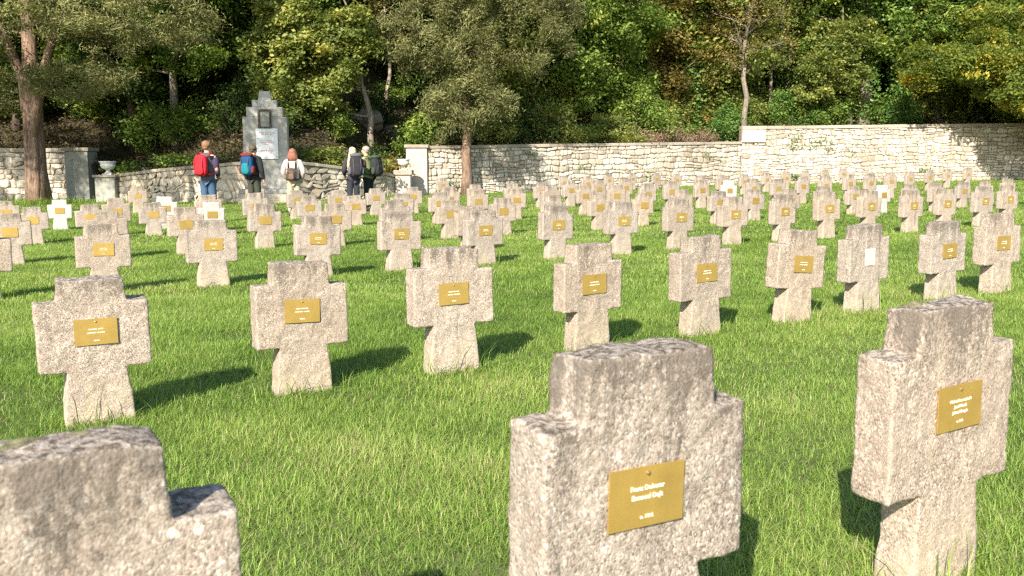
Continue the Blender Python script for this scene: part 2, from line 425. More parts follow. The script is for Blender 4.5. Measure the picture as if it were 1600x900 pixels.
# position (row, x, y), height, kind: g grey, w white, n without plate
CROSSES=[(0,-0.6,1.22,0.767,"g"),(0,0.23,1.7,0.775,"g"),(0,1.1,2.3,0.757,"g"),(1,-1.93,4.02,0.664,"g"),(1,-1.08,4.51,0.669,"g"),(1,-0.34,4.92,0.693,"g"),(1,0.46,5.41,0.66,"g"),(1,1.25,5.88,0.658,"g"),(1,2.04,6.3,0.658,"g"),(1,2.63,6.67,0.661,"n"),(1,3.47,7.19,0.641,"g"),(1,4.1,7.54,0.675,"g"),(2,-4.8,8.06,0.68,"g"),(2,-3.87,8.45,0.663,"g"),(2,-2.98,8.87,0.661,"g"),(2,-2.06,9.43,0.654,"g"),(2,-1.26,9.96,0.655,"g"),(2,-0.55,12.1,0.624,"g"),(2,-0.34,10.46,0.638,"g"),(2,0.53,10.95,0.663,"g"),(2,1.39,11.41,0.671,"g"),(2,2.2,11.92,0.68,"g"),(2,3.06,12.45,0.675,"g"),(2,3.9,12.97,0.681,"g"),(2,4.68,13.34,0.696,"g"),(2,5.52,13.92,0.687,"g"),(2,6.31,14.23,0.666,"g"),(2,7.03,14.62,0.665,"g"),(2,7.91,15.16,0.681,"g"),(2,8.58,15.61,0.683,"g"),(3,-6.36,11.36,0.654,"g"),(3,-5.35,11.88,0.646,"g"),(3,-4.51,12.39,0.661,"g"),(3,-3.61,13.05,0.664,"g"),(3,-2.63,13.31,0.637,"g"),(3,-1.82,13.95,0.658,"g"),(3,-1.01,14.52,0.615,"g"),(3,-0.16,15.12,0.622,"g"),(3,0.69,15.25,0.647,"g"),(3,1.54,16,0.621,"g"),(3,2.42,16.67,0.611,"g"),(3,3.17,16.76,0.667,"g"),(3,3.86,16.88,0.629,"g"),(3,4.81,17.91,0.613,"g"),(3,5.43,17.62,0.609,"g"),(3,6.32,18.29,0.643,"g"),(3,7.3,19.25,0.607,"g"),(3,8.12,19.74,0.612,"w"),(3,8.56,19.39,0.625,"g"),(3,9.33,19.83,0.632,"g"),(3,10.63,21.26,0.617,"g"),(3,10.84,20.64,0.638,"g"),(3,11.68,21.25,0.675,"g"),(3,12.9,22.3,0.741,"g"),(4,-7.91,14.81,0.612,"g"),(4,-7.18,15.31,0.622,"g"),(4,-7.27,16.51,0.692,"g"),(4,-6.49,16.24,0.608,"g"),(4,-5.82,17.21,0.706,"g"),(4,-5.39,16.07,0.596,"w"),(4,-5.04,17.68,0.717,"g"),(4,-3.92,17.4,0.657,"g"),(4,-3.19,18.24,0.62,"g"),(4,-2.23,18.18,0.645,"g"),(4,-1.5,18.57,0.648,"g"),(4,-1.36,19.34,0.734,"g"),(4,-0.73,19.05,0.663,"g"),(4,0.06,19.47,0.667,"g"),(4,0.86,20.19,0.708,"g"),(4,1.71,21.1,0.676,"g"),(4,2.39,20.79,0.686,"g"),(4,3.21,21.46,0.705,"g"),(4,3.91,22.13,0.729,"g"),(4,4.87,23.17,0.731,"g"),(4,5.47,22.77,0.71,"w"),(4,6.31,23.53,0.735,"g"),(4,6.98,23.74,0.722,"g"),(4,8.06,25.07,0.741,"g"),(4,8.67,25,0.75,"g"),(4,9.83,26.34,0.774,"g"),(4,10.59,26.73,0.777,"g"),(4,11.62,27.71,0.793,"g"),(5,-10.05,17.85,0.631,"g"),(5,-9.34,18.55,0.619,"w"),(5,-7.03,18.21,0.658,"w"),(5,-5.09,21.24,0.68,"g"),(5,-4.19,21.63,0.656,"g"),(5,-3.38,22.35,0.672,"g"),(5,-2.52,22.81,0.68,"g"),(5,-0.94,23.3,0.709,"g"),(5,0.02,23.74,0.702,"g"),(5,0.8,24.93,0.704,"g"),(5,1.65,25.52,0.716,"g"),(5,2.45,25.56,0.738,"g"),(5,3.31,26.24,0.752,"g"),(5,5.89,28.16,0.786,"g"),(5,6.65,28.68,0.789,"g"),(5,14.52,32.96,0.743,"g"),(5,15.71,34.02,0.767,"g"),(6,-10.74,25.84,0.769,"g"),(6,-7.23,25.33,0.757,"g"),(6,2.75,32.84,0.775,"g"),(6,6.75,37.07,0.775,"g"),(6,8.52,33.13,0.748,"g"),(6,10.07,35.69,0.754,"g"),(6,11.39,37.56,0.775,"g"),(6,12.69,39.02,0.775,"g"),(6,17.75,36.81,0.777,"g"),(6,19.22,38.13,0.805,"g"),(7,-2.65,34.54,0.775,"g"),(7,2.04,35.49,0.775,"g"),(7,4.21,39.3,0.775,"g"),(7,5.91,44.16,0.775,"g"),(7,6.68,41.91,0.775,"g"),(7,15.35,44.32,0.775,"g"),(7,17.23,47.08,0.804,"g")]

# ------------------------------------------------------------------ ground and hill
def gz(x, y=0.0):
    return 0.0164 * x
WL = [(-60, 38.5), (-19, 37.6), (-16.6, 36.9), (-13.5, 34.6), (-9.9, 32.8), (-8.0, 32.8), (-6.3, 34.6), (-4.75, 37.1), (-4.45, 38.55), (12.2, 48.4), (24, 49.1), (70, 52)]
def wy(x): return float(np.interp(x, [p[0] for p in WL], [p[1] for p in WL]))
def hb(x): return float(np.interp(x, [-60, -17.6, -17.0, -10, -8, -5.2, -4.45, -3.6, 12.1, 12.5, 70], [1.75, 1.75, .62, 1.15, 1.15, .66, .80, 1.80, 2.15, 3.0, 3.6]))
def hz(x, y):
    d = y - wy(x)
    n = noise.noise(Vector((x * .11, y * .11, 3.1))) * 1.1 + noise.noise(Vector((x * .45, y * .45, 7.7))) * .3
    k = max(0.0, min(1.0, (d - 1.0) / 6))
    dl = float(np.interp(x, [-9.5, -7, -4.3, -3.6], [2.2, 3.0, 3.4, 2.2]))
    k = k if dl < 3 else max(0.0, min(1.0, (d - dl) / 6))
    return hb(x) + .06 * min(d, 3) + max(0, d - dl) * .52 + n * k

gx = np.concatenate([[-900, -300, -120], np.linspace(-70, 80, 76), [150, 300, 900]])
gy = np.concatenate([[-400, -100, -30], np.linspace(-10, 60, 50), [100, 300, 900]])
V = [(x, y, gz(x) + (noise.noise(Vector((x * .5, y * .5, 0))) * .004 - .006 if abs(x) < 75 and -11 < y < 61 else 0)) for y in gy for x in gx]
nx, ny = len(gx), len(gy)
Q = [(j * nx + i, j * nx + i + 1, (j + 1) * nx + i + 1, (j + 1) * nx + i) for j in range(ny - 1) for i in range(nx - 1)]
o = link(bpy.data.objects.new('ground', np_mesh('ground', V, Q, mat=M['soil'], smooth=True))); tag(o, kind='structure')

hx = np.concatenate([np.linspace(-62, -18, 45), np.linspace(-17.9, -4, 70), np.linspace(-3.8, 13, 60), np.linspace(13.3, 80, 70)])
hd = np.concatenate([[0.18], np.linspace(.5, 12, 34), np.linspace(13, 50, 34), [70, 120]])
V = [(x, wy(x) + d, hz(x, wy(x) + d)) for d in hd for x in hx]
nx, ny = len(hx), len(hd)
Q = [(j * nx + i, j * nx + i + 1, (j + 1) * nx + i + 1, (j + 1) * nx + i) for j in range(ny - 1) for i in range(nx - 1)]
o = link(bpy.data.objects.new('hill', np_mesh('hill', V, Q, mat=M['hill'], smooth=True))); tag(o, kind='structure')

# ------------------------------------------------------------------ grass (one object, uncountable blades)
def in_mask(x, y):
    return y < np.interp(x, [p[0] for p in WL], [p[1] for p in WL]) - .05

def grass_np(rng):
    P = []; S = []
    def band(y0, y1, dens, hh, ww):
        A = (y1 - y0) * ((y0 + y1) * .5 * 1.36 + 5.6)
        n = int(A * dens)
        y = np.sqrt(rng.uniform(y0 ** 2, y1 ** 2, n)) if y0 > 3 else rng.uniform(y0, y1, n)
        x = rng.uniform(-1, 1, n) * (y * .68 + 2.8)
        m = in_mask(x, y)
        # clumpy density
        x, y = x[m], y[m]
        g = np.sin(x * 2.3 + np.sin(y * 1.7) * 1.3) * np.sin(y * 2.9 + np.cos(x * 1.1) * 1.7) + .6 * np.sin(x * 6.1 + y * 3.3) * np.sin(y * 7.3 - x * 2.2)
        keep = rng.uniform(0, 1, len(x)) < .82 + .2 * g
        x, y, g = x[keep], y[keep], g[keep]
        P.append(np.stack([x, y], 1))
        S.append(np.stack([hh * (1 + .22 * g) * rng.uniform(.5, 1.35, len(x)), ww * rng.uniform(.7, 1.3, len(x)), np.clip(.45 + .13 * g + rng.normal(0, .23, len(x)) + .12 * np.sin(x * .9 + 1.7 * np.sin(y * .6)) + .10 * np.sin(x * 2.7 + 2 * np.sin(y * 1.9)) * np.sin(y * 3.1) , 0, .93)], 1))
    band(.9, 4.2, 22000, .040, .0026)
    band(4.2, 8, 15500, .039, .0034)
    band(8, 14, 6500, .040, .0054)
    band(14, 24, 1700, .045, .0098)
    band(24, 49, 420, .055, .0165)
    # straw blades
    P_ = np.concatenate(P); S_ = np.concatenate(S)
    g2 = np.sin(P_[:, 0] * 3.1 + 1.3 * np.sin(P_[:, 1] * 2.1)) * np.sin(P_[:, 1] * 3.7 + P_[:, 0] * 1.3)
    st = rng.uniform(0, 1, len(P_)) < .04 + .16 * np.clip(g2 - .45, 0, 1)
    S_[st, 2] = rng.uniform(.93, 1, st.sum()); S_[st, 0] *= .8
    # tufts at the feet of the crosses and along the wall foot
    tp = []; ts = []
    for (row, x, y, h, k) in CROSSES:
        n = {0: 260, 1: 240, 2: 130}.get(row, 60 if y < 24 else 25)
        a = rng.uniform(0, 2 * np.pi, n); r = rng.uniform(.75, 1.4, n)
        lx = np.cos(a) * .18 * r; ly = np.sin(a) * .095 * r
        c, s_ = math.cos(R(30)), math.sin(R(30))
        tp.append(np.stack([x + lx * c - ly * s_, y + lx * s_ + ly * c], 1))
        w = .0034 if row < 2 else (.0055 if y < 16 else .010)
        ts.append(np.stack([rng.uniform(.035, .12, n) ** 1.0 * np.where(rng.uniform(0, 1, n) < .15, 1.4, .85), np.full(n, w), np.clip(rng.normal(.5, .25, n), 0, 1)], 1))
    for (row, x, y, h, k) in CROSSES:
        if row > 1: continue
        n = 34 if row == 0 else 20
        lx = rng.normal(0, .13, n); ly = -.09 - np.abs(rng.normal(0, .03, n)); c, s_ = math.cos(R(30)), math.sin(R(30))
        tp.append(np.stack([x + lx * c - ly * s_, y + lx * s_ + ly * c], 1))
        ts.append(np.stack([rng.uniform(.10, .24, n), np.full(n, .0042), np.clip(rng.normal(.55, .3, n), 0, 1)], 1))
    n = 9000
    x = rng.uniform(-27, 32, n); y = np.interp(x, [p[0] for p in WL], [p[1] for p in WL]) - np.abs(rng.normal(0, .25, n)) - .22
    tp.append(np.stack([x, y], 1)); ts.append(np.stack([rng.uniform(.06, .22, n), np.full(n, .016), np.clip(rng.normal(.5, .25, n), 0, 1)], 1))
    # tall grass at the foot of the big cypress
    n = 1500
    x = rng.normal(-18.6, 1.1, n); y = rng.normal(35.3, .5, n)
    tp.append(np.stack([x, y], 1)); ts.append(np.stack([rng.uniform(.12, .38, n), np.full(n, .02), np.clip(rng.normal(.5, .2, n), 0, 1)], 1))
    P_ = np.concatenate([P_] + tp); S_ = np.concatenate([S_] + ts)
    n = len(P_)
    phi = rng.uniform(0, 2 * np.pi, n)
    lean = rng.gamma(2.8, .50, n) * S_[:, 0]
    lean = np.minimum(lean, S_[:, 0] * 2.3)
    hgt = S_[:, 0] * np.clip(1.25 - .42 * lean / S_[:, 0], .3, 1.0)
    face = phi + np.pi / 2 + rng.uniform(-.45, .45, n)
    wx, wy_ = np.cos(face) * S_[:, 1] * .5, np.sin(face) * S_[:, 1] * .5
    dx, dy = np.cos(phi) * lean, np.sin(phi) * lean
    z0 = .0164 * P_[:, 0] - .008
    V = np.zeros((n, 5, 3), np.float32)
    V[:, 0] = np.stack([P_[:, 0] - wx, P_[:, 1] - wy_, z0], 1)
    V[:, 1] = np.stack([P_[:, 0] + wx, P_[:, 1] + wy_, z0], 1)
    V[:, 2] = np.stack([P_[:, 0] + dx * .38 + wx * .8, P_[:, 1] + dy * .38 + wy_ * .8, z0 + hgt * .62], 1)
    V[:, 3] = np.stack([P_[:, 0] + dx * .38 - wx * .8, P_[:, 1] + dy * .38 - wy_ * .8, z0 + hgt * .62], 1)
    V[:, 4] = np.stack([P_[:, 0] + dx, P_[:, 1] + dy, z0 + hgt], 1)
    b = np.arange(n) * 5
    return V.reshape(-1, 3), np.stack([b, b + 1, b + 2, b + 3], 1), np.stack([b + 3, b + 2, b + 4], 1), np.repeat(S_[:, 2], 5)
rng = np.random.default_rng(7)
V, Q, T, rn = grass_np(rng)
o = link(bpy.data.objects.new('grass', np_mesh('grass', V, Q, T, rn, M['grass'])))
tag(o, 'short bright green lawn grass with taller tufts at the crosses', 'grass', kind='stuff')
del V, Q, T, rn

# ------------------------------------------------------------------ stone walls
def path_pts(pts, step):
    """resample a polyline: arclength positions -> (x, y, tangent)"""
    pts = [Vector(p) for p in pts]
    seg = [(pts[i], pts[i + 1], (pts[i + 1] - pts[i]).length) for i in range(len(pts) - 1)]
    return seg, sum(s[2] for s in seg)
def at_len(seg, s):
    for a, b, l in seg:
        if s <= l or (a, b, l) is seg[-1]:
            t = (b - a) / l
            return a + t * s, t
        s -= l
    a, b, l = seg[-1]
    t = (b - a) / l
    return b + t * s, t

def masonry(mb, pts, zb, zt, course, length, jit, seed, joint=.012, proud=.05, polygonal=False):
    """one mesh of many individual irregular stones along a path; front is to the right-hand side of travel (towards -y)"""
    rg = random.Random(seed)
    seg, L = path_pts(pts, 1)
    # courses in normalised height
    H = max(zt(0) - zb(0), zt(L) - zb(L), zt(L / 2) - zb(L / 2))
    rows = []; h = 0
    while h < H - course * .4:
        c = course * rg.uniform(.62, 1.45); rows.append((h, min(H, h + c))); h += c
    if rows: rows[-1] = (rows[-1][0], H)
    def wob(s, h): return h + jit * noise.noise(Vector((s * 1.1, h * 2.3, seed * 3.3))) * 1.6
    for h0, h1 in rows:
        s = -rg.uniform(0, length)
        while s < L:
            w = length * rg.uniform(.35, 1.7) * (1 if rg.random() < .8 else .5)
            s0, s1 = max(0, s), min(L, s + w); s += w
            if s1 - s0 < .05: continue
            sub = [(h0, h1)]
            if (h1 - h0) > course * 1.1 and rg.random() < .35:
                m = rg.uniform(.35, .65) * (h1 - h0) + h0; sub = [(h0, m), (m, h1)]
            for a0, a1 in sub:
                j = jit * .5
                sh = (rg.uniform(-1, 1) * jit * 1.5) if polygonal else 0
                C = [(s0 + j * rg.uniform(-.6, 1) + sh, wob(s0, a0)), (s1 - j * rg.uniform(-.6, 1) + sh, wob(s1, a0)), (s1 - j * rg.uniform(-.6, 1) - sh, wob(s1, a1)), (s0 + j * rg.uniform(-.6, 1) - sh, wob(s0, a1))]
                cs = sum(c[0] for c in C) / 4; ch = sum(c[1] for c in C) / 4
                # polygon with cut corners
                P = []
                for k in range(4):
                    p, q = C[k], C[(k + 1) % 4]; pr = C[k - 1]
                    e = rg.uniform(.10, .26)
                    P.append((p[0] + (pr[0] - p[0]) * e, p[1] + (pr[1] - p[1]) * e))
                    P.append((p[0] + (q[0] - p[0]) * e, p[1] + (q[1] - p[1]) * e))
                    if rg.random() < .6:
                        P.append(((p[0] + q[0]) / 2, (p[1] + q[1]) / 2 + rg.uniform(-1, 1) * j * .25))
                sw, shh = max(.03, s1 - s0), max(.03, a1 - a0)
                fx = 1 - joint * 2 / sw; fz = 1 - joint * 2 / shh
                d = proud * rg.uniform(.35, 1.3)
                rings = [(1.0, 0.0), (1.0, d * .55), (.90, d * .95), (.55, d * 1.05)]
                V = []; F = []; n = len(P)
                tilt = rg.uniform(-.25, .25) * d; tilt2 = rg.uniform(-.3, .3) * d
                for (k_, dep) in rings:
                    for (ps, ph) in P:
                        u = (ps - cs) * fx * k_; v = (ph - ch) * fz * k_
                        hh = ch + v
                        s_ = cs + u
                        q, t = at_len(seg, min(max(s_, 0), L))
                        z_b, z_t = zb(s_), zt(s_)
                        z = z_b + max(0, min(1.0, hh / H)) * (z_t - z_b)
                        dd = dep + (tilt * u / sw * 2 + tilt2 * v / shh * 2 if dep > 0 else 0)
                        V.append((q.x + t.y * dd, q.y - t.x * dd, z))
                m = len(rings)
                for i in range(m - 1):
                    for k in range(n):
                        k2 = (k + 1) % n
                        F.append((i * n + k, i * n + k2, (i + 1) * n + k2, (i + 1) * n + k))
                F.append(tuple((m - 1) * n + k for k in range(n)))
                mb.add(V, F, rg.random())

def slab_path(mb, pts, z0f, z1f, front, back, step=1.1, gap=.006, seed=0):
    """coping or core: boxes end to end along the path"""
    rg = random.Random(seed)
    seg, L = path_pts(pts, 1)
    s = 0
    while s < L - 1e-3:
        e = min(L, s + step * rg.uniform(.8, 1.2))
        if L - e < step * .4: e = L
        jz = rg.uniform(-.008, .008)
        V = []
        for q_ in (s + gap, e - gap):
            p, t = at_len(seg, q_)
            f = Vector((t.y, -t.x))
            for dd, z in ((front, z0f(q_)), (front, z1f(q_) + jz), (-back, z1f(q_) + jz), (-back, z0f(q_))):
                V.append((p.x + f.x * dd, p.y + f.y * dd, z))
        mb.add(V, [(0, 1, 2, 3), (7, 6, 5, 4), (0, 4, 5, 1), (1, 5, 6, 2), (2, 6, 7, 3), (3, 7, 4, 0)], rg.random())
        s = e

def lerp(a, b, L): return lambda s: a + (b - a) * s / L
def plen(pts): return sum((Vector(pts[i + 1]) - Vector(pts[i])).length for i in range(len(pts) - 1))

def stone_wall(name, label, pts, top0, top1, course, length, jit, seed, stone, mort, cop=.13, proud=.05, joint=.012, poly=False, topf=None, thick=.45):
    r = empty(name, (pts[0][0], pts[0][1], gz(pts[0][0])))
    tag(r, label, 'stone wall')
    L = plen(pts); seg, _ = path_pts(pts, 1)
    zb = lambda s: gz(at_len(seg, min(max(s, 0), L))[0].x) - .12
    zt_full = topf or (lambda s: top0 + (top1 - top0) * s / L)
    zt = lambda s: zt_full(s) - cop
    iv = Matrix.Translation(-r.location)
    c = MB(); slab_path(c, pts, lambda s: zb(s) - .2, zt, 0, thick, 2.0, 0, seed)
    c = c.build('mortar_core', mort, r); c.matrix_parent_inverse = iv
    m = MB(); masonry(m, pts, zb, zt, course, length, jit, seed, joint, proud, poly)
    m = m.build('stonework', stone, r, attr=True); m.matrix_parent_inverse = iv
    k = MB(); slab_path(k, pts, lambda s: zt(s) + .003, zt_full, .10, thick + .06, 1.15, .005, seed + 1)
    k = k.build('coping', M['coping'], r, attr=True, bevel=.015); k.matrix_parent_inverse = iv
    return r

# left retaining wall, behind the big cypress
stone_wall('retaining_wall', 'shaded rubble retaining wall behind the big cypress trunk at the left edge', [(-40, 38.2), (-18.35, 37.7)], 1.94, 1.92, .30, .50, .11, 3, M['wall_stone'], M['mortar'], cop=.17, proud=.07)
# curved polygon-stone terrace walls either side of the monument
PL = [(-16.05, 36.65), (-13.5, 34.55), (-11.6, 33.5), (-9.75, 32.95)]
PR = [(-8.02, 32.7), (-7.2, 33.3), (-6.0, 34.7), (-4.77, 37.05)]
LL, LR = plen(PL), plen(PR)
stone_wall('terrace_wall', 'low polygonal stone terrace wall in shade, left of the monument, rising towards it', PL, .86, 1.34, .27, .33, .12, 11, M['terrace_stone'], M['mortar'], cop=.12, poly=True, joint=.009, proud=.035)
stone_wall('terrace_wall', 'sunlit low polygonal stone terrace wall right of the monument, falling towards the urn', PR, 1.38, .84, .30, .34, .10, 12, M['terrace_stone'], M['mortar'], cop=.12, poly=True, joint=.009, proud=.035)
# long white wall and the higher one to the right
stone_wall('limestone_wall', 'long sunlit white rubble wall with flat coping behind the crosses, lower of the two', [(-3.60, 38.65), (12.2, 48.35)], 2.05, 2.50, .22, .34, .10, 21, M['wall_stone'], M['mortar'], cop=.14, proud=.075, joint=.012)
stone_wall('limestone_wall', 'higher white rubble wall at the right, partly under the shadow of overhanging leaves', [(12.22, 48.36), (45, 50.2)], 3.30, 3.75, .22, .36, .10, 22, M['wall_stone'], M['mortar'], cop=.17, proud=.075, joint=.012)

def plaster_pillar(name, label, x0, x1, y0, y1, ztop, mat, cop=.14, seed=0, cat='pillar'):
    cx, cy = (x0 + x1) / 2, (y0 + y1) / 2
    r = empty(name, (cx, cy, gz(cx))); tag(r, label, cat)
    zb = -.25; zt = ztop - gz(cx)
    b = MB(); b.box((0, 0, (zb + zt - cop) / 2), (x1 - x0, y1 - y0, zt - cop - zb), rnd=.5); b.build('shaft', mat, r, attr=True, bevel=.02)
    c = MB(); c.box((0, 0, zt - cop / 2 + .003), (x1 - x0 + .14, y1 - y0 + .14, cop), rnd=.4); c.build('coping', M['coping'], r, attr=True, bevel=.02)
    return r
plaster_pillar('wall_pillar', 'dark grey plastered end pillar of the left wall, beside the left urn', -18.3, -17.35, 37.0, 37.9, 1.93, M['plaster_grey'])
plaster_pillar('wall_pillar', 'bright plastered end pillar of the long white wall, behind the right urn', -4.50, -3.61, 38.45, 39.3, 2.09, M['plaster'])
pb = MB(); pb.box((0, 0, 0), (1.25, .5, .66)); pb = pb.build('plaster_block', M['plaster'], None, attr=True, bevel=.02); pb.location = (12.86, 48.46, 2.79)
tag(pb, 'smooth plastered block at the top left end of the higher wall', 'wall block')
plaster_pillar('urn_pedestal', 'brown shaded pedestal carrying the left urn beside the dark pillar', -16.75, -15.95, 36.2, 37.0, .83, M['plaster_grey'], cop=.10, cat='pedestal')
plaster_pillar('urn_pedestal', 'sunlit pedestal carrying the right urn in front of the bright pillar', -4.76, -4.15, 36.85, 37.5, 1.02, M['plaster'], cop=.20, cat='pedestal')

def urn(x, y, z, s, label):
    r = empty('stone_urn', (x, y, z)); r.scale = (s, s, s); tag(r, label, 'urn', 'stone urns on pedestals beside the terrace')
    m = MB(); m.box((0, 0, .022), (.36, .36, .044)); m.build('foot', M['urn'], r, bevel=.008)
    m = MB(); m.lathe([(.15, .045), (.15, .07), (.10, .10), (.075, .15), (.085, .18), (.10, .19)], 28); m.build('stem', M['urn'], r, smooth=True)
    m = MB(); m.lathe([(.10, .191), (.20, .23), (.26, .30), (.275, .37), (.255, .40), (.275, .42), (.285, .46), (.32, .49), (.325, .515), (.29, .52), (.25, .47), (.20, .44)], 40, flute=.02, nf=14); m.build('bowl', M['urn'], r, smooth=True)
    return r
urn(-16.35, 36.6, .836, 1.05, 'grey fluted stone urn in shade on the left pedestal')
urn(-4.46, 37.17, 1.026, .86, 'white sunlit stone urn on the right pedestal before the bright pillar')

# ------------------------------------------------------------------ monument
mo = empty('memorial_monument', (-8.87, 32.75, gz(-8.9)), R(9)); tag(mo, 'tall stepped grey stone memorial with white inscribed plaque and small niche', 'memorial')
g0 = gz(-8.9)
def mbox(name, cx, cy, z0, z1, w, d, mat, parent=mo, bev=.02, rnd=.5, taper=1.0):
    m = MB(); m.box((cx, cy, (z0 + z1) / 2), (w, d, z1 - z0), rnd=rnd, taper=taper); return m.build(name, mat, parent, attr=True, bevel=bev)
mbox('plinth', 0, -.12, -.25, .34, 1.95, 1.25, M['terrace_stone'], rnd=.2)
mbox('ledge', 0, -.14, .343, .50, 1.85, 1.2, M['monument'], rnd=.2)
mbox('shaft', 0, .1, .503, 3.07, 1.56, .72, M['monument'], taper=.985)
# block above with the niche cut out: four pieces round an opening in one mesh
m = MB()
for c, d in (((-.34, .1, 3.16 + .0), (.56, .72, .34)), ((.34, .1, 3.16), (.56, .72, .34))): pass
m.box((0, .1, 3.24), (1.26, .70, .335)); m.build('shoulder_block', M['monument'], mo, attr=True, bevel=.015)
mbox('cap', 0, .1, 3.41, 3.66, .86, .6, M['monument'])
mbox('pillar_top', 0, .12, 3.663, 3.98, .46, .34, M['monument'], taper=.80)
nf = MB()
for c, d in (((-.20, -.29, 2.98), (.06, .10, .58)), ((.20, -.29, 2.98), (.06, .10, .58)), ((0, -.29, 3.30), (.46, .12, .06)), ((0, -.29, 2.68), (.46, .12, .05))): nf.box(c, d)
nf.build('niche_frame', M['bark_dark'], mo, bevel=.006)
mbox('niche_panel', 0, -.262, 2.706, 3.27, .34, .02, M['plaster_grey'], bev=0)
pq = mbox('plaque', .06, -.30, 1.58, 2.66, .76, .03, M['marble'], bev=.004)
rt = MB(); rg = random.Random(5)
for z, w in ((2.50, .58), (2.45, .34), (2.22, .40), (2.16, .48), (2.10, .22), (1.88, .46), (1.83, .50)):
    x = -w / 2
    while x < w / 2 - .02:
        ww = rg.uniform(.03, .09); ww = min(ww, w / 2 - x)
        xx = x
        while xx < x + ww - .008:
            rt.box((.06 + xx + .005, -.318, z), (.0085, .004, rg.uniform(.016, .026))); xx += .0135
        x += ww + .018
rt.build('inscription', M['redtext'], pq)
sc = MB()
for x in (-.27, .39):
    for z in (1.66, 2.58): sc.lathe([(.0, 0), (.022, .0), (.022, .006), (.012, .012)], 12, (x, 0, z))
sc = MB()
for x in (-.27, .39):
    for z in (1.66, 2.58): sc.tube([(x, -.315, z), (x, -.327, z)], [.02, .016], 12)
sc.build('fixing_bolt', M['rivet'], pq)

# ------------------------------------------------------------------ grave crosses
def cross_mesh(name, g, seed, mat, T=.118, amp=1.0, H0=.66):
    rg = random.Random(seed)
    aw = .24 * rg.uniform(.97, 1.03); hw = .146 * rg.uniform(.95, 1.05); sw = .120 * rg.uniform(.95, 1.05)
    za, zh = .248 * rg.uniform(.96, 1.05), .560 * rg.uniform(.985, 1.01)
    if seed == 1: za = .285
    def lines(cuts):
        out = [cuts[0]]
        for a, b in zip(cuts, cuts[1:]):
            n = max(1, round((b - a) / g)); out += [a + (b - a) * (k + 1) / n for k in range(n)]
        return out
    X = lines([-aw, -hw, -sw, 0, sw, hw, aw]); Z = lines([-.14, 0, za, zh, H0]); Y = lines([-T / 2, T / 2])
    def inside(i, k):
        if i < 0 or k < 0 or i >= len(X) - 1 or k >= len(Z) - 1: return False
        x, z = abs(X[i] + X[i + 1]) / 2, (Z[k] + Z[k + 1]) / 2
        return x < sw if z < za else (x < aw if z < zh else x < hw)
    idx = {}; V = []; F = []
    def vid(i, j, k):
        t = (i, j, k)
        if t not in idx: idx[t] = len(V); V.append((X[i], Y[j], Z[k]))
        return idx[t]
    ny = len(Y) - 1
    for i in range(len(X) - 1):
        for k in range(len(Z) - 1):
            if not inside(i, k): continue
            F.append((vid(i, 0, k), vid(i + 1, 0, k), vid(i + 1, 0, k + 1), vid(i, 0, k + 1)))
            F.append((vid(i, ny, k), vid(i, ny, k + 1), vid(i + 1, ny, k + 1), vid(i + 1, ny, k)))
            for j in range(ny):
                if not inside(i - 1, k): F.append((vid(i, j, k), vid(i, j, k + 1), vid(i, j + 1, k + 1), vid(i, j + 1, k)))
                if not inside(i + 1, k): F.append((vid(i + 1, j, k), vid(i + 1, j + 1, k), vid(i + 1, j + 1, k + 1), vid(i + 1, j, k + 1)))
                if not inside(i, k + 1): F.append((vid(i, j, k + 1), vid(i + 1, j, k + 1), vid(i + 1, j + 1, k + 1), vid(i, j + 1, k + 1)))
                if not inside(i, k - 1): F.append((vid(i, j, k), vid(i, j + 1, k), vid(i + 1, j + 1, k), vid(i + 1, j, k)))
    V = np.array(V); F = np.array(F)
    # round the edges by smoothing
    E_ = np.concatenate([F[:, [0, 1]], F[:, [1, 2]], F[:, [2, 3]], F[:, [3, 0]]])
    E_ = np.unique(np.sort(E_, 1), axis=0)
    cnt = np.bincount(E_.ravel(), minlength=len(V))[:, None]
    its = max(1, int(round(.9 * (.010 / g) ** 2)) if g < .02 else 1)
    for _ in range(min(its + 1, 4) if g < .01 else its):
        S = np.zeros_like(V)
        np.add.at(S, E_[:, 0], V[E_[:, 1]]); np.add.at(S, E_[:, 1], V[E_[:, 0]])
        lam = .5 if g < .02 else .28
        V = V * (1 - lam) + S / cnt * lam
    # warp: flared foot, slightly narrowed head, uneven tops
    z = V[:, 2]
    t = np.clip((za - z) / za, 0, 1)
    V[:, 0] *= 1 + .22 * t ** .65
    V[:, 1] *= 1 + .05 * t
    th = np.clip((z - zh) / (H0 - zh), 0, 1)
    V[:, 0] *= 1 - .05 * th * rg.uniform(.3, 1.6)
    V[:, 2] += np.clip((z - .3) / .3, 0, 1) * V[:, 0] * (rg.uniform(-.05, .05) if seed else -.02)
    V[:, 2] += np.clip((z - .5) / .1, 0, 1) * np.array([noise.noise(Vector((x * 9, y * 9, seed))) for x, y in V[:, :2]]) * .008
    # rough cast surface
    n1 = np.cross(V[F[:, 1]] - V[F[:, 0]], V[F[:, 3]] - V[F[:, 0]])
    NN = np.zeros_like(V)
    for c in range(4): np.add.at(NN, F[:, c], n1)
    NN /= np.linalg.norm(NN, axis=1)[:, None] + 1e-9
    o = Vector((seed * 3.1, seed * 1.7, seed * .9))
    d = np.array([noise.noise(Vector(p) * 14 + o) * .0045 + noise.noise(Vector(p) * 34 + o) * .0030 + noise.noise(Vector(p) * 80 + o) * .0011 + (noise.noise(Vector(p) * 115 + o) * .0012 if g < .009 else 0) for p in V])
    V = V + NN * d[:, None] * amp
    # a few chipped spots on the edges
    return np_mesh(name, V, F, mat=mat, smooth=True)

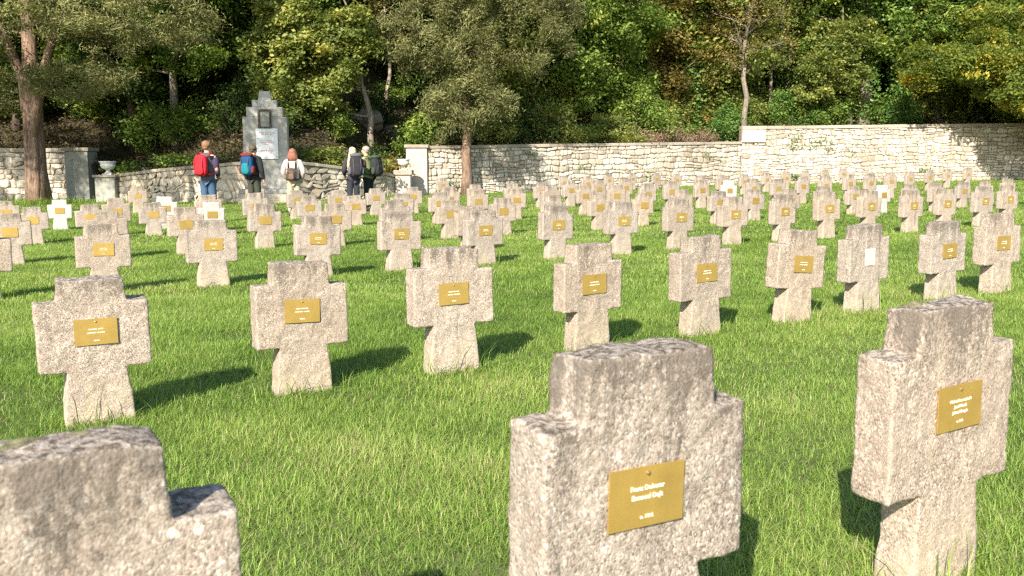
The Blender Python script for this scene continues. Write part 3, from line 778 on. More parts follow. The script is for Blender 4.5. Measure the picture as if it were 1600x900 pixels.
SET = {}
def get_mesh(kind, lvl, i):
    k = (kind, lvl, i)
    if k not in SET:
        g = {0: .0064, 1: .0085, 2: .016, 3: .026}[lvl]
        SET[k] = cross_mesh('cross_body', g, 11 * lvl + i + (50 if kind == 'w' else 0), M['white_concrete'] if kind == 'w' else (M['coarse_concrete'] if (lvl, i) == (0, 0) else M['concrete']), amp=.5 if kind == 'w' else 1.0)
    return SET[k]

def text_mesh(name, lines):
    """lettering as flat raised letters; lines = (text, size, z)"""
    vs_, fs = [], []
    for t, sz, z in lines:
        cu = bpy.data.curves.new('txt', 'FONT'); cu.body = t; cu.size = sz; cu.align_x = 'CENTER'; cu.extrude = .0004; cu.resolution_u = 2; cu.offset = .0001
        ob = bpy.data.objects.new('txt', cu); COL.objects.link(ob)
        dg = bpy.context.evaluated_depsgraph_get(); me = bpy.data.meshes.new_from_object(ob.evaluated_get(dg))
        b = len(vs_)
        for v in me.vertices: vs_.append((v.co.x, -v.co.z, z + v.co.y))
        for f in me.polygons: fs.append(tuple(b + i for i in f.vertices))
        bpy.data.objects.remove(ob); bpy.data.curves.remove(cu); bpy.data.meshes.remove(me)
    me = bpy.data.meshes.new(name); me.from_pydata(vs_, [], fs); me.materials.append(M['letter']); me.update()
    return me

def bars_mesh(seed):
    rg = random.Random(seed); m = MB()
    for z, w in ((.012, .062), (-.004, .070), (-.040, .022)):
        x = -w / 2
        cut = rg.uniform(-.008, .008) if w > .03 else None
        while x < w / 2:
            if cut is not None and abs(x - cut) < .002: x += .004
            m.box((x, 0, z + rg.uniform(-.0004, .0004)), (.0018, .0008, rg.uniform(.0035, .0060))); x += .0031
    return m.mesh('lettering', M['letter'])

pm = MB(); pm.box((0, 0, 0), (.178, .0035, .118)); plate_me = pm.mesh('plaque', M['brass'])
rm = MB(); rm.tube([(0, 0, 0), (0, -.003, 0), (0, -.0042, 0)], [.0042, .0040, .002], 14); rivet_me = rm.mesh('rivet', M['rivet'], smooth=False)
bars = [bars_mesh(i) for i in range(5)]
txt = {1: [('Franz Dohorar', .0135, .014), ('Emanuel Dajk', .0135, -.004), ('n. 1916', .0105, -.042)],
       2: [('Michael Darwazinski', .0105, .014), ('Jozef Murak', .0105, -.001), ('Juliusz Mrogala', .0105, -.016), ('n. 1916', .0085, -.040)]}
ORD = 'leftmost second third fourth fifth sixth seventh eighth ninth tenth eleventh twelfth thirteenth fourteenth fifteenth sixteenth seventeenth eighteenth nineteenth twentieth twenty-first twenty-second twenty-third twenty-fourth twenty-fifth twenty-sixth twenty-seventh twenty-eighth twenty-ninth thirtieth'.split()
ROWN = ['front row', 'second row', 'third row', 'fourth row', 'fifth row', 'sixth row', 'seventh row', 'last row by the wall']
rgc = random.Random(99)
cnt_row = {}
tot = {r: sum(1 for c in CROSSES if c[0] == r) for r in range(8)}
for n, (row, x, y, h, kind) in enumerate(CROSSES):
    i = cnt_row.get(row, 0); cnt_row[row] = i + 1
    lvl = 0 if row == 0 else 1 if row == 1 else 2 if row <= 3 else 3
    var = i if row < 2 else (rgc.randrange(6) if lvl == 2 else rgc.randrange(5))
    k = 'w' if kind == 'w' else 'g'
    lean = (rgc.uniform(-1.2, 1.2), rgc.uniform(-1.6, 1.6))
    yaw = 30 + rgc.uniform(-2.5, 2.5)
    if row == 0: lean = ((0, 0), (0, .5), (0, -.5))[i]; yaw = (30, 30, 30)[i]
    if row == 1 and i in (5, 6): lean = (0, (3.0, -1)[i - 5])
    if row == 0 and i == 0: x -= .055; h -= .018
    if row == 0 and i == 2: x += .018
    if abs(x - 5.9) < .06 and y > 43.5: x, y = 5.67, 42.5
    if row == 1 and i == 0: x += .03
    if row == 1 and i == 5: x -= .05
    r = empty('grave_cross', (x, y, gz(x) - .004)); r.rotation_euler = (R(lean[0]), R(lean[1]), R(yaw))
    s = h / .66
    ws = (1.0 + (s - 1) * .35) * rgc.uniform(.97, 1.03)
    if row and x > .3: ws *= .945
    if row == 0: ws = (1.02, 1.03, 1.0)[i]
    plate = 'a pale patch' if kind == 'n' else 'brass plate'
    tone = 'bright white cross' if k == 'w' else 'weathered grey cross'
    if row == 0:
        lab = ['blurred lichen-spotted concrete cross cut off at the bottom left corner',
               'large rough concrete cross in the foreground, plate with two engraved names',
               'large rough concrete cross at the right with three names and moss on top'][i]
    else:
        if i == tot[row] - 1: pos = 'rightmost in the ' + ROWN[row]
        elif i == 0: pos = 'leftmost in the ' + ROWN[row]
        else: pos = ORD[i] + ' from left in the ' + ROWN[row]
        lab = tone + ' with ' + plate + ', ' + pos
    tag(r, lab, 'grave cross', 'concrete grave crosses standing in rows on the lawn')
    b = link(bpy.data.objects.new('cross_body', get_mesh(k, lvl, var)), r)
    ys = (1.08, 1.08, .95)[i] if row == 0 else 1.0
    b.scale = (ws, ys, s)
    T2 = .059 * ys
    pz = .64 * h
    px = rgc.uniform(-.008, .012)
    if row == 0: px, pz = ((0, .49), (-.014, .502), (.012, .495))[i]
    if kind == 'n':
        m = MB(); m.box((0, 0, 0), (.115, .003, .125)); p = m.build('pale_patch', M['patch'], r, bevel=.001)
        p.location = (.0, -T2 - .002, .425)
        continue
    p = link(bpy.data.objects.new('plaque', plate_me), r)
    p.location = (px, -T2 - (.0055 if lvl < 2 else .0045), pz)
    p.rotation_euler = (0, R(rgc.uniform(-1.5, 1.5)), 0)
    if row <= 2:
        q = link(bpy.data.objects.new('rivet', rivet_me), p); q.location = (0, -.0018, .046)
        if row == 0 and i in txt: q = link(bpy.data.objects.new('lettering', text_mesh('lettering', txt[i])), p)
        else: q = link(bpy.data.objects.new('lettering', bars[rgc.randrange(5)]), p)
        q.location = (0, -.0024, 0)
    if row == 0 and i != 1:
        spots_ = [(-.075, .022, .036, .010), (-.045, .030, .026, .008), (-.10, .012, .018, .006)] if i == 2 else [(-.03, .028, .032, .007), (.04, .034, .022, .006), (-.085, .03, .018, .005), (.0, .018, .012, .004)]
        for (mx, my, sx, sz) in spots_:
            m = MB(); m.ico((mx, my, 0), (sx, sx * .55, sz), 4, jit=.75, seed=int(mx * 999) + 5)
            q = m.build('moss_cushion', M['moss'], r, smooth=True); q.location = (0, 0, h * .995)

# ------------------------------------------------------------------ people
def skin_mesh(name, nodes, edges, mat, sub=2, root=None, smooth=True):
    names = list(nodes); ix = {k: i for i, k in enumerate(names)}
    me = bpy.data.meshes.new(name)
    me.from_pydata([nodes[k][0] for k in names], [(ix[a], ix[b]) for a, b in edges], [])
    ob = bpy.data.objects.new(name, me); COL.objects.link(ob)
    md = ob.modifiers.new('skin', 'SKIN'); md.use_smooth_shade = True; md.branch_smoothing = .3
    for k in names:
        r = nodes[k][1]; sv = me.skin_vertices[0].data[ix[k]]
        sv.radius = r if isinstance(r, tuple) else (r, r)
        sv.use_root = (k == (root or names[0]))
    s = ob.modifiers.new('sub', 'SUBSURF'); s.levels = sub; s.render_levels = sub
    dg = bpy.context.evaluated_depsgraph_get()
    m2 = bpy.data.meshes.new_from_object(ob.evaluated_get(dg))
    bpy.data.objects.remove(ob); bpy.data.meshes.remove(me)
    m2.name = name; m2.materials.clear(); m2.materials.append(mat)
    m2.polygons.foreach_set('use_smooth', [True] * len(m2.polygons))
    return m2

def fabric(name, col, rough=.85): return mat_simple(name, col, rough, 0, .14, 20, .25, .2, 60)
M['skin'] = mat_simple('skin', (.52, .32, .23), .6, 0, .06, 12)

def person(label, loc, rz, S, hair_col, hair, jacket_col, trouser_col, pose, jacket_len=.84, shorts=False, shoe_col=(.08, .07, .06), vest_col=None, turn=0.0, bend=0.0):
    """standing figure, back to -y before rz; S = height / 1.75"""
    r = empty('person', loc, rz); r.scale = (S, S, S); tag(r, label, 'person', 'hikers standing before the memorial')
    bd = bend
    def P(x, y, z):   # forward bend above the hips
        if z > .95: y += (z - .95) * bd
        return (x, y, z)
    el, wr = pose
    nd = {'pelvis': (P(0, 0, .96), (.135, .10)), 'waist': (P(0, 0, 1.10), (.125, .095)), 'chest': (P(0, 0, 1.28), (.15, .11)), 'top': (P(0, -.01, 1.42), (.13, .085)),
          'neck': (P(0, 0, 1.50), .058), 'neck2': (P(0, .012, 1.545), .056), 'jaw': (P(0, .03, 1.585), (.066, .080)), 'head': (P(0, .02, 1.655), (.082, .100)), 'crown': (P(0, .01, 1.71), (.062, .076))}
    ed = [('pelvis', 'waist'), ('waist', 'chest'), ('chest', 'top'), ('top', 'neck'), ('neck', 'neck2'), ('neck2', 'jaw'), ('jaw', 'head'), ('head', 'crown')]
    ca, sa = math.cos(turn), math.sin(turn)
    for k in ('jaw', 'head', 'crown'):
        (x, y, z), rr = nd[k]; cy = P(0, 0, z)[1]; nd[k] = ((ca * x - sa * (y - cy), cy + sa * x + ca * (y - cy), z), rr)
    cy = P(0, 0, 1.645)[1]
    nd['nose'] = ((-sa * .118, cy + ca * .118, 1.645), .011); ed.append(('head', 'nose'))
    for s, nm in ((-1, 'l'), (1, 'r')):
        e, w = el[0 if s < 0 else 1], wr[0 if s < 0 else 1]
        nd['sh' + nm] = (P(s * .178, -.005, 1.43), .060); nd['el' + nm] = (P(s * e[0], e[1], e[2]), .043); nd['wr' + nm] = (P(s * w[0], w[1], w[2]), .027)
        d = Vector(nd['wr' + nm][0]) - Vector(nd['el' + nm][0]); d.normalize(); wv = Vector(nd['wr' + nm][0])
        side = d.cross(Vector((0, 0, 1)));  side = side.normalized() if side.length > .1 else Vector((0, 1, 0))
        nd['pa' + nm] = (tuple(wv + d * .07), (.036, .020))
        ed += [('top', 'sh' + nm), ('sh' + nm, 'el' + nm), ('el' + nm, 'wr' + nm), ('wr' + nm, 'pa' + nm)]
        for f in range(4):
            o = side * (f - 1.5) * .021
            L_ = (.055, .07, .065, .05)[f]
            nd['f%d' % f + nm] = (tuple(wv + d * .11 + o), .0095); nd['g%d' % f + nm] = (tuple(wv + d * (.11 + L_ * .8) + o - Vector((0, 0, .012))), .0075)
            ed += [('pa' + nm, 'f%d' % f + nm), ('f%d' % f + nm, 'g%d' % f + nm)]
        nd['th' + nm] = (tuple(wv + d * .06 - side * .045 * s), .010); nd['tg' + nm] = (tuple(wv + d * .10 - side * .05 * s), .008)
        ed += [('pa' + nm, 'th' + nm), ('th' + nm, 'tg' + nm)]
        nd['hi' + nm] = ((s * .085, 0, .88), (.088, .09)); nd['kn' + nm] = ((s * .095, .02 * (1 + s * .5), .49), .056); nd['ca' + nm] = ((s * .10, -.01, .36), .055); nd['an' + nm] = ((s * .105, -.02, .10), .038); nd['fo' + nm] = ((s * .125, .13, .035), (.036, .025))
        ed += [('pelvis', 'hi' + nm), ('hi' + nm, 'kn' + nm), ('kn' + nm, 'ca' + nm), ('ca' + nm, 'an' + nm), ('an' + nm, 'fo' + nm)]
    link(bpy.data.objects.new('body', skin_mesh('body', nd, ed, M['skin'])), r)
    # jacket and sleeves
    def grow(k, g):
        p, q = nd[k]; q = q if isinstance(q, tuple) else (q, q); return (p, (q[0] + g, q[1] + g))
    jn = {'waist': grow('waist', .035), 'chest': grow('chest', .045), 'top': grow('top', .045), 'col': (P(0, .004, 1.535), (.078, .082)), 'hip': (P(0, 0, .97), (.17, .135)), 'hem': (P(0, 0, jacket_len), (.175, .14))}
    je = [('chest', 'waist'), ('waist', 'hip'), ('hip', 'hem'), ('chest', 'top'), ('top', 'col')]
    sleeve_in_vest = vest_col is not None
    an = {}; ae = []
    for nm in 'lr':
        tgt = an if sleeve_in_vest else jn; te = ae if sleeve_in_vest else je
        tgt['sh' + nm] = grow('sh' + nm, .028); tgt['el' + nm] = grow('el' + nm, .028)
        w_ = Vector(nd['wr' + nm][0]); tgt['wr' + nm] = (tuple(w_), (.050, .050))
        if not sleeve_in_vest: te.append(('top', 'sh' + nm))
        te += [('sh' + nm, 'el' + nm), ('el' + nm, 'wr' + nm)]
    jm = fabric('jacket_cloth', vest_col if sleeve_in_vest else jacket_col)
    link(bpy.data.objects.new('jacket', skin_mesh('jacket', jn, je, jm, root='chest')), r)
    if sleeve_in_vest:
        sm = fabric('sleeve_cloth', jacket_col)
        for nm in 'lr':
            a = {k: v for k, v in an.items() if k.endswith(nm)}
            link(bpy.data.objects.new('sleeve', skin_mesh('sleeve', a, [e for e in ae if e[0].endswith(nm)], sm, root='el' + nm)), r)
    # trousers
    tn = {'pelvis': ((0, 0, .97), (.15, .118))}; te = []
    for s, nm in ((-1, 'l'), (1, 'r')):
        tn['hi' + nm] = grow('hi' + nm, .018); tn['kn' + nm] = grow('kn' + nm, .022)
        te += [('pelvis', 'hi' + nm), ('hi' + nm, 'kn' + nm)]
        if not shorts:
            tn['an' + nm] = grow('an' + nm, .026); te += [('kn' + nm, 'an' + nm)]
    link(bpy.data.objects.new('trousers', skin_mesh('trousers', tn, te, fabric('trouser_cloth', trouser_col), root='pelvis')), r)
    sh_m = fabric('shoe_leather', shoe_col, .6)
    for s, nm in ((-1, 'l'), (1, 'r')):
        a = Vector(nd['an' + nm][0]); f = Vector(nd['fo' + nm][0])
        link(bpy.data.objects.new('shoe', skin_mesh('shoe', {'a': (tuple(a + Vector((0, -.005, .02))), .052), 'h': ((a.x, a.y - .01, .045), (.05, .045)), 'f': ((f.x, f.y - .03, .042), (.05, .04)), 't': ((f.x, f.y + .03, .035), (.042, .032))}, [('a', 'h'), ('h', 'f'), ('f', 't')], sh_m)), r)
    # hair
    hm = mat_simple('hair', hair_col, .6, 0, .25, 60, .6, .3, 120)
    hy = P(0, .004, 1.68)[1]
    m = MB()
    if hair == 'short':
        m.ico((0, hy - .008, 1.690), (.096, .108, .086), 3, jit=.14, seed=3)
        m.ico((0, hy - .045, 1.645), (.074, .055, .070), 3, jit=.12, seed=4)
    elif hair == 'balding':
        m.ico((0, hy - .012, 1.685), (.094, .106, .086), 3, jit=.16, seed=5)
        m.ico((0, hy - .045, 1.64), (.078, .052, .062), 3, jit=.15, seed=6)
    else:
        L_ = .26 if hair == 'bob' else .50
        w = .130 if hair == 'bob' else .072
        m.ico((0, hy - .010, 1.690), (.096, .108, .088), 3, jit=.10, seed=7)
        rg = random.Random(8)
        for k in range(44):
            a = math.pi * (1.0 + k / 43) if hair == 'bob' else math.pi * (1.12 + .76 * k / 43)
            x, yy = math.cos(a) * .085, math.sin(a) * .09
            ll = L_ * rg.uniform(.82, 1.05)
            tx = x * (w / .085) + rg.uniform(-.012, .012)
            m.tube([(x * .7, hy + yy * .7, 1.74), (x, hy + yy, 1.68), (x * 1.05 + (tx - x) * .5 - (.05 if hair == 'long' else 0), hy + yy * 1.05 - (.06 if hair == 'long' else .01), 1.68 - ll * .5), (tx - (.12 if hair == 'long' else 0), hy + yy * .9 - (.17 if hair == 'long' else .015), 1.68 - ll)], [.018, .022, .022, .009], 6)
    ho = m.build('hair', hm, r, smooth=True)
    # eyes (face away from the photograph)
    em = MB()
    for s in (-1, 1):
        x, y = s * .031, .095
        em.ico((ca * x - sa * y, cy + sa * x + ca * y, 1.675), (.012, .012, .010), 2)
    em.build('eyes', M['dark'], r, smooth=True)
    return r

def superbox(mb, c, d, e=3.2, n=20, rnd=.5, wrinkle=.04, seed=0):
    V = []; F = []
    m = n // 2
    f = lambda v, p: math.copysign(abs(v) ** p, v)
    for i in range(m + 1):
        ph = -math.pi / 2 + math.pi * i / m
        for k in range(n):
            th = 2 * math.pi * k / n
            p = Vector((f(math.cos(ph), 2 / e) * f(math.cos(th), 2 / e), f(math.cos(ph), 2 / e) * f(math.sin(th), 2 / e), f(math.sin(ph), 2 / e)))
            q = 1 + wrinkle * noise.noise(p * 2.2 + Vector((seed, 0, 0)))
            V.append((c[0] + p.x * d[0] * q, c[1] + p.y * d[1] * q, c[2] + p.z * d[2] * q))
    for i in range(m):
        for k in range(n):
            k2 = (k + 1) % n
            F.append((i * n + k, i * n + k2, (i + 1) * n + k2, (i + 1) * n + k))
    mb.add(V, F, rnd)

def backpack(label, loc, rz, S, dims, zc, main, trim, accent=None, big=False, lid=True, bend=0.0, straps=(.30, 1.44)):
    r = empty('backpack', loc, rz); r.scale = (S, S, S); tag(r, label, 'backpack', 'backpacks worn by the hikers')
    w, d, h = dims
    by = -.15 - d / 2 - .02 + (zc - .95) * bend
    mm, tm = fabric('pack_cloth', main), fabric('pack_trim', trim)
    m = MB(); superbox(m, (0, by, zc), (w / 2, d / 2, h / 2), 3.0, 28, seed=1); m.build('bag', mm, r, smooth=True)
    m = MB(); superbox(m, (0, by - d * .42, zc - h * .16), (w * .36, d * .22, h * .26), 3.0, 24, seed=2); m.build('pocket', mm if not accent else fabric('pack_accent', accent), r, smooth=True)
    if lid:
        m = MB(); superbox(m, (0, by, zc + h * .47), (w * .48, d * .52, h * .10), 2.6, 24, seed=3); m.build('lid', tm if big else mm, r, smooth=True)
    for s in (-1, 1):
        m = MB(); x = s * .095
        zt = straps[1]
        m.tube([(x, by + d * .45, zc + h * .42), (x, -.13, zt - .03), (x, -.06, zt + .055), (x * 1.1, .03, zt + .05), (x * 1.3, .125, zt - .07), (x * 1.55, .13, zt - .22), (x * 1.8, .02, zc - h * .35), (x * 1.1, by + d * .4, zc - h * .42)], [.018] * 8, 8)
        m.build('shoulder_strap', tm, r, smooth=True)
    m = MB()
    for s in (-1, 1): m.tube([(s * w * .3, by - d * .50, zc + h * .30), (s * w * .3, by - d * .66, zc), (s * w * .30, by - d * .46, zc - h * .40)], [.008] * 3, 6)
    m.tube([(-.04, by + d * .1, zc + h * .56), (0, by + d * .1, zc + h * .60), (.04, by + d * .1, zc + h * .56)], [.008] * 3, 6)
    m.build('webbing', tm, r, smooth=True)
    if big:
        for s in (-1, 1):
            m = MB(); superbox(m, (s * w * .52, by, zc - h * .22), (w * .12, d * .36, h * .18), 2.6, 20, seed=5); m.build('side_pocket', tm, r, smooth=True)
    return r

front = (((.24, -.03, 1.15), (.24, -.03, 1.15)), ((.15, .17, 1.02), (.15, .17, 1.02)))
down = (((.25, -.02, 1.14), (.25, -.02, 1.14)), ((.25, .06, .90), (.25, .06, .90)))
def stand(X, Y): return (X, Y, gz(X) + .0)
H1 = 1.80 / 1.75
person('man with short reddish hair, navy jacket and blue jeans, leftmost hiker wearing the red backpack', stand(-6.74, 20.0), R(-12), H1, (.24, .13, .07), 'short', (.065, .045, .085), (.055, .105, .18), front, .84, vest_col=(.085, .085, .10), turn=.25)
backpack('small bright red backpack on the leftmost hiker', stand(-6.74, 20.0), R(-12), H1, (.30, .17, .46), 1.24, (.50, .020, .030), (.40, .03, .04), lid=False)
H2 = 1.80 / 1.75
person('man in black jacket and shorts before the memorial plaque, wearing the blue backpack', stand(-6.75, 23.6), R(-20), H2, (.10, .075, .045), 'short', (.022, .025, .026), (.05, .055, .045), down, .84, shorts=True, turn=-.2)
backpack('blue and turquoise trekking backpack with red details, on the man before the memorial', stand(-6.75, 23.6), R(-18), H2, (.34, .20, .54), 1.26, (.008, .065, .16), (.16, .03, .03), accent=(.01, .17, .20), big=True)
H3 = 1.66 / 1.75
person('woman with shoulder-length auburn hair, cream striped top and pale trousers', stand(-5.45, 22.5), R(3), H3, (.26, .11, .07), 'bob', (.50, .44, .40), (.42, .39, .27), (((.27, -.03, 1.16),) * 2, ((.20, .12, .98),) * 2), .92)
backpack('small brown leather backpack on the auburn-haired woman', stand(-5.45, 22.5), R(3), H3, (.25, .15, .30), 1.09, (.11, .075, .055), (.03, .022, .02), lid=True, accent=(.15, .10, .07))
H4 = 1.70 / 1.75
person('woman with long pale blond hair, dark grey jacket and dark trousers', stand(-4.17, 23.7), R(20), H4, (.62, .50, .28), 'long', (.045, .042, .052), (.035, .038, .05), (((.25, -.02, 1.14),) * 2, ((.20, .16, 1.02),) * 2), .82, turn=-.2)
backpack('tall charcoal and grey trekking backpack on the blond woman', stand(-4.17, 23.7), R(26), H4, (.34, .22, .60), 1.27, (.035, .033, .037), (.12, .12, .14), big=True)
H5 = 1.74 / 1.75
person('grey-haired man facing left in green vest with maroon sleeves, rightmost hiker', stand(-3.86, 24.3), R(66), H5, (.34, .28, .24), 'balding', (.10, .035, .045), (.018, .022, .025), (((.25, -.02, 1.14),) * 2, ((.18, .18, 1.05),) * 2), .86, vest_col=(.16, .22, .09), turn=.35, bend=.10)
backpack('dark grey backpack with green trim on the grey-haired man', stand(-3.86, 24.3), R(62), H5, (.36, .24, .54), 1.22, (.030, .030, .033), (.05, .07, .04), big=True, bend=.1)

# ------------------------------------------------------------------ trees and plants
def leaves_np(C, n, sig, size, rng, aspect=.75, flat=.0, droop=0.0, tone=.5, tvar=.16, cvar=.12, up=.35, coh=.5):
    """n rhombic leaves scattered round each centre; C: (k,3)"""
    C = np.asarray(C, float); k = len(C)
    sg = np.broadcast_to(np.asarray(sig, float), (3,)) * (.70 if n > 1 else 1); size = size * 1.02; n = int(n * 1.25) if n > 1 else n; cvar = cvar * 1.2
    P = np.repeat(C, n, 0) + rng.normal(0, 1, (k * n, 3)) * sg
    P[:, 2] -= droop * rng.uniform(0, 1, k * n)
    nrm = rng.normal(0, 1, (k * n, 3)); nrm[:, 2] = np.abs(nrm[:, 2]) + up
    nrm[:, 1] -= .25
    if n > 1:   # leaves of one spray share a direction
        cn = rng.normal(0, 1, (k, 3)); cn[:, 2] = np.abs(cn[:, 2]) * .7; cn /= np.linalg.norm(cn, axis=1)[:, None]
        nrm = nrm * .75 + np.repeat(cn, n, 0) * coh * 1.3
        ca_ = rng.normal(0, 1, (k, 3)); a = rng.normal(0, 1, (k * n, 3)) * .55 + np.repeat(ca_, n, 0)
    else: a = rng.normal(0, 1, (k * n, 3))
    nrm /= np.linalg.norm(nrm, axis=1)[:, None]
    u = np.cross(nrm, a); u /= np.linalg.norm(u, axis=1)[:, None] + 1e-9
    w = np.cross(nrm, u)
    s = size * rng.uniform(.6, 1.35, (k * n, 1))
    V = np.stack([P - u * s, P - w * s * aspect * .55 + nrm * s * .15, P + u * s, P + w * s * aspect * .55 + nrm * s * .15], 1)
    t = np.repeat(tone + rng.normal(0, cvar, k), n) + rng.normal(0, tvar, k * n)
    return V, np.clip(t, 0, 1)

def leaf_mesh(name, parts, mat):
    V = np.concatenate([p[0] for p in parts]); t = np.concatenate([p[1] for p in parts])
    n = len(V); b = np.arange(n) * 4
    return np_mesh(name, V.reshape(-1, 3), np.stack([b, b + 1, b + 2, b + 3], 1), None, np.repeat(t, 4), mat)

def skeleton(H, r0, seed, first=.3, nl=14, reach=3.0, lean=(0, 0), droop=0.0, crown_c=None, prof=None, nsub=4, upw=.5, forward=0.0, trunk_wig=.12):
    """wood of a tree: trunk, limbs, branchlets; returns MB and twig ends"""
    rg = random.Random(seed); m = MB(); ends = []
    n = 11
    T = [Vector((lean[0] * (k / (n - 1)) ** 1.5 + (rg.uniform(-1, 1) * trunk_wig if 0 < k else 0), lean[1] * (k / (n - 1)) ** 1.5 + (rg.uniform(-1, 1) * trunk_wig if 0 < k else 0), H * k / (n - 1) - (.25 if k == 0 else 0))) for k in range(n)]
    rad = [r0 * (1.30 if k == 0 else 1.0) * (1 - .86 * (k / (n - 1)) ** 1.1) for k in range(n)]
    m.tube(T, rad, 14, flute=.10)
    def tp(f):
        f = f * (n - 1); i = min(int(f), n - 2); return T[i].lerp(T[i + 1], f - i), rad[i] + (rad[i + 1] - rad[i]) * (f - i)
    for l in range(nl):
        f = first + (1 - first) * (l + rg.random()) / nl * .97
        p, r = tp(f)
        a = l * 2.4 + rg.uniform(-.5, .5)
        pr = prof(f) if prof else math.sin(math.pi * min(1, max(.05, (f - first * .6) / (1.05 - first * .6)))) ** .6
        Lr = reach * pr * rg.uniform(.75, 1.2)
        d = Vector((math.cos(a), math.sin(a), upw * rg.uniform(.4, 1.3))); d.normalize()
        if forward: d.y -= forward; d.normalize()
        pts = [p.copy()]; q = p.copy(); steps = 5
        for k in range(steps):
            d = (d + Vector((rg.uniform(-.25, .25), rg.uniform(-.25, .25), rg.uniform(-.15, .2) - droop * .25))).normalized()
            q = q + d * (Lr / steps); pts.append(q.copy())
        rr = [max(.006, r * .42 * (1 - .85 * k / steps)) for k in range(steps + 1)]
        m.tube(pts, rr, 6, cap=False)
        ends.append(pts[-1])
        for s in range(nsub):
            k = rg.randrange(1, steps + 1); b = pts[k]
            dd = Vector((rg.uniform(-1, 1), rg.uniform(-1, 1), rg.uniform(-.35, .8) - droop)).normalized()
            sl_ = Lr * rg.uniform(.22, .45)
            c1 = b + dd * sl_ * .5 + Vector((0, 0, rg.uniform(-.05, .1))); c2 = b + dd * sl_
            m.tube([b, c1, c2], [rr[k] * .55 + .004, rr[k] * .3 + .003, .004], 4, cap=False)
            ends += [c2, c1.lerp(c2, .4)]
            if rg.random() < .6:
                e = c1 + Vector((rg.uniform(-1, 1), rg.uniform(-1, 1), rg.uniform(-.3, .7))).normalized() * sl_ * .5
                m.tube([c1, e], [rr[k] * .25 + .003, .003], 3, cap=False); ends.append(e)
    ends.append(T[-1])
    return m, ends

def tree(name, label, loc, wood, bark, leafparts, leafmat, rz=0.0, group=None, cat='tree', scale=1.0, extra=None):
    r = empty(name, loc, rz); r.scale = (scale,) * 3; tag(r, label, cat, group)
    wood.build('trunk', bark, r, smooth=True)
    if leafparts: link(bpy.data.objects.new('crown', leaf_mesh('crown', leafparts, leafmat)), r)
    return r

RG = np.random.default_rng(11)
def pick(E_, frac, seed=0):
    rg = random.Random(seed); return [tuple(e) for e in E_ if rg.random() < frac]
def at(px, y): return ((px - 800) / FPX * y, y)      # ground position seen in column px at distance y

def grow(H, r0, seed, blobs, lean=(0, 0), first=.3, wig=.12, extra=()):
    """trunk, then branches grown towards points spread through the given ellipsoids (centre, radii, count)"""
    rg = random.Random(seed); m = MB(); n = 12
    T = [Vector((lean[0] * (k / (n - 1)) ** 1.5 + (rg.uniform(-1, 1) * wig if k else 0), lean[1] * (k / (n - 1)) ** 1.5 + (rg.uniform(-1, 1) * wig if k else 0), H * k / (n - 1) - (.25 if k == 0 else 0))) for k in range(n)]
    rad = [r0 * (1.30 if k == 0 else 1.0) * (1 - .84 * (k / (n - 1)) ** 1.1) for k in range(n)]
    m.tube(T, rad, 14, flute=.10)
    nodes = [(p, r) for p, r in zip(T, rad) if p.z > first * H]
    for e in extra: m.tube(*e, flute=.12)
    pts = []
    for c, rr, k in blobs:
        for _ in range(k):
            v = Vector((rg.gauss(0, 1), rg.gauss(0, 1), rg.gauss(0, 1))).normalized() * rg.uniform(.25, 1) ** .45
            pts.append(Vector((c[0] + v.x * rr[0], c[1] + v.y * rr[1], c[2] + v.z * rr[2])))
    axis = lambda p: min((p - q).length for q in T)
    pts.sort(key=axis)
    P = np.array([q[0][:] for q in nodes])
    for p in pts:
        d = np.linalg.norm(P - np.array(p[:]), axis=1) + np.maximum(0, P[:, 2] - p.z) * .5
        i = int(d.argmin()); b, r = nodes[i]
        L_ = (p - b).length
        if L_ < .05: continue
        ra = max(.008, min(r * .62, .03 + .028 * L_))
        side = Vector((rg.uniform(-1, 1), rg.uniform(-1, 1), rg.uniform(-.2, .9))) * L_ * .12
        m1 = b.lerp(p, .35) + side; m2 = b.lerp(p, .7) + side * .7
        m.tube([b, m1, m2, p], [ra, ra * .8, ra * .55, ra * .3], 6 if ra > .04 else 4, cap=False)
        new_ = [(m1, ra * .8), (m2, ra * .55), (p, ra * .35)]
        nodes += new_; P = np.concatenate([P, np.array([q[0][:] for q in new_])])
        if rg.random() < .5:
            e = p + Vector((rg.uniform(-1, 1), rg.uniform(-1, 1), rg.uniform(-.5, .6))) * .45
            m.tube([m2, e], [ra * .3, .004], 3, cap=False)
    return m, [tuple(p) for p in pts]

# 1 big cypress, left
w, E_ = grow(14, .41, 41, [((2.3, -1.0, 4.9), (2.1, 1.5, .75), 46), ((4.6, -1.2, 6.9), (3.4, 2.0, 1.2), 80), ((1.6, -1.5, 7.2), (1.6, 1.5, 1.0), 26), ((-2.6, -.8, 6.6), (2.4, 2.0, 1.5), 50), ((-2.2, 1.2, 4.6), (2.0, 1.0, .8), 22), ((.5, -.5, 10.5), (5.0, 4.0, 2.8), 130)], first=.26, wig=.08,
     extra=[([(-.42, .1, 3.6), (-.3, .05, 4.8), (-.9, -.2, 6.6), (-1.6, -.3, 8.6)], [.12, .22, .16, .06], 8), ([(.1, -.3, 2.6), (.42, -.25, 4.4), (.9, -.3, 5.8), (1.9, -.5, 7.9)], [.14, .22, .16, .05], 8),
            ([(.12, -.32, -.2), (.14, -.32, 1.2), (.12, -.30, 3.2), (.2, -.2, 4.6)], [.18, .12, .11, .07], 8), ([(-.28, -.22, -.2), (-.24, -.24, 1.4), (-.22, -.2, 3.4), (-.2, -.1, 4.6)], [.18, .12, .10, .06], 8)])
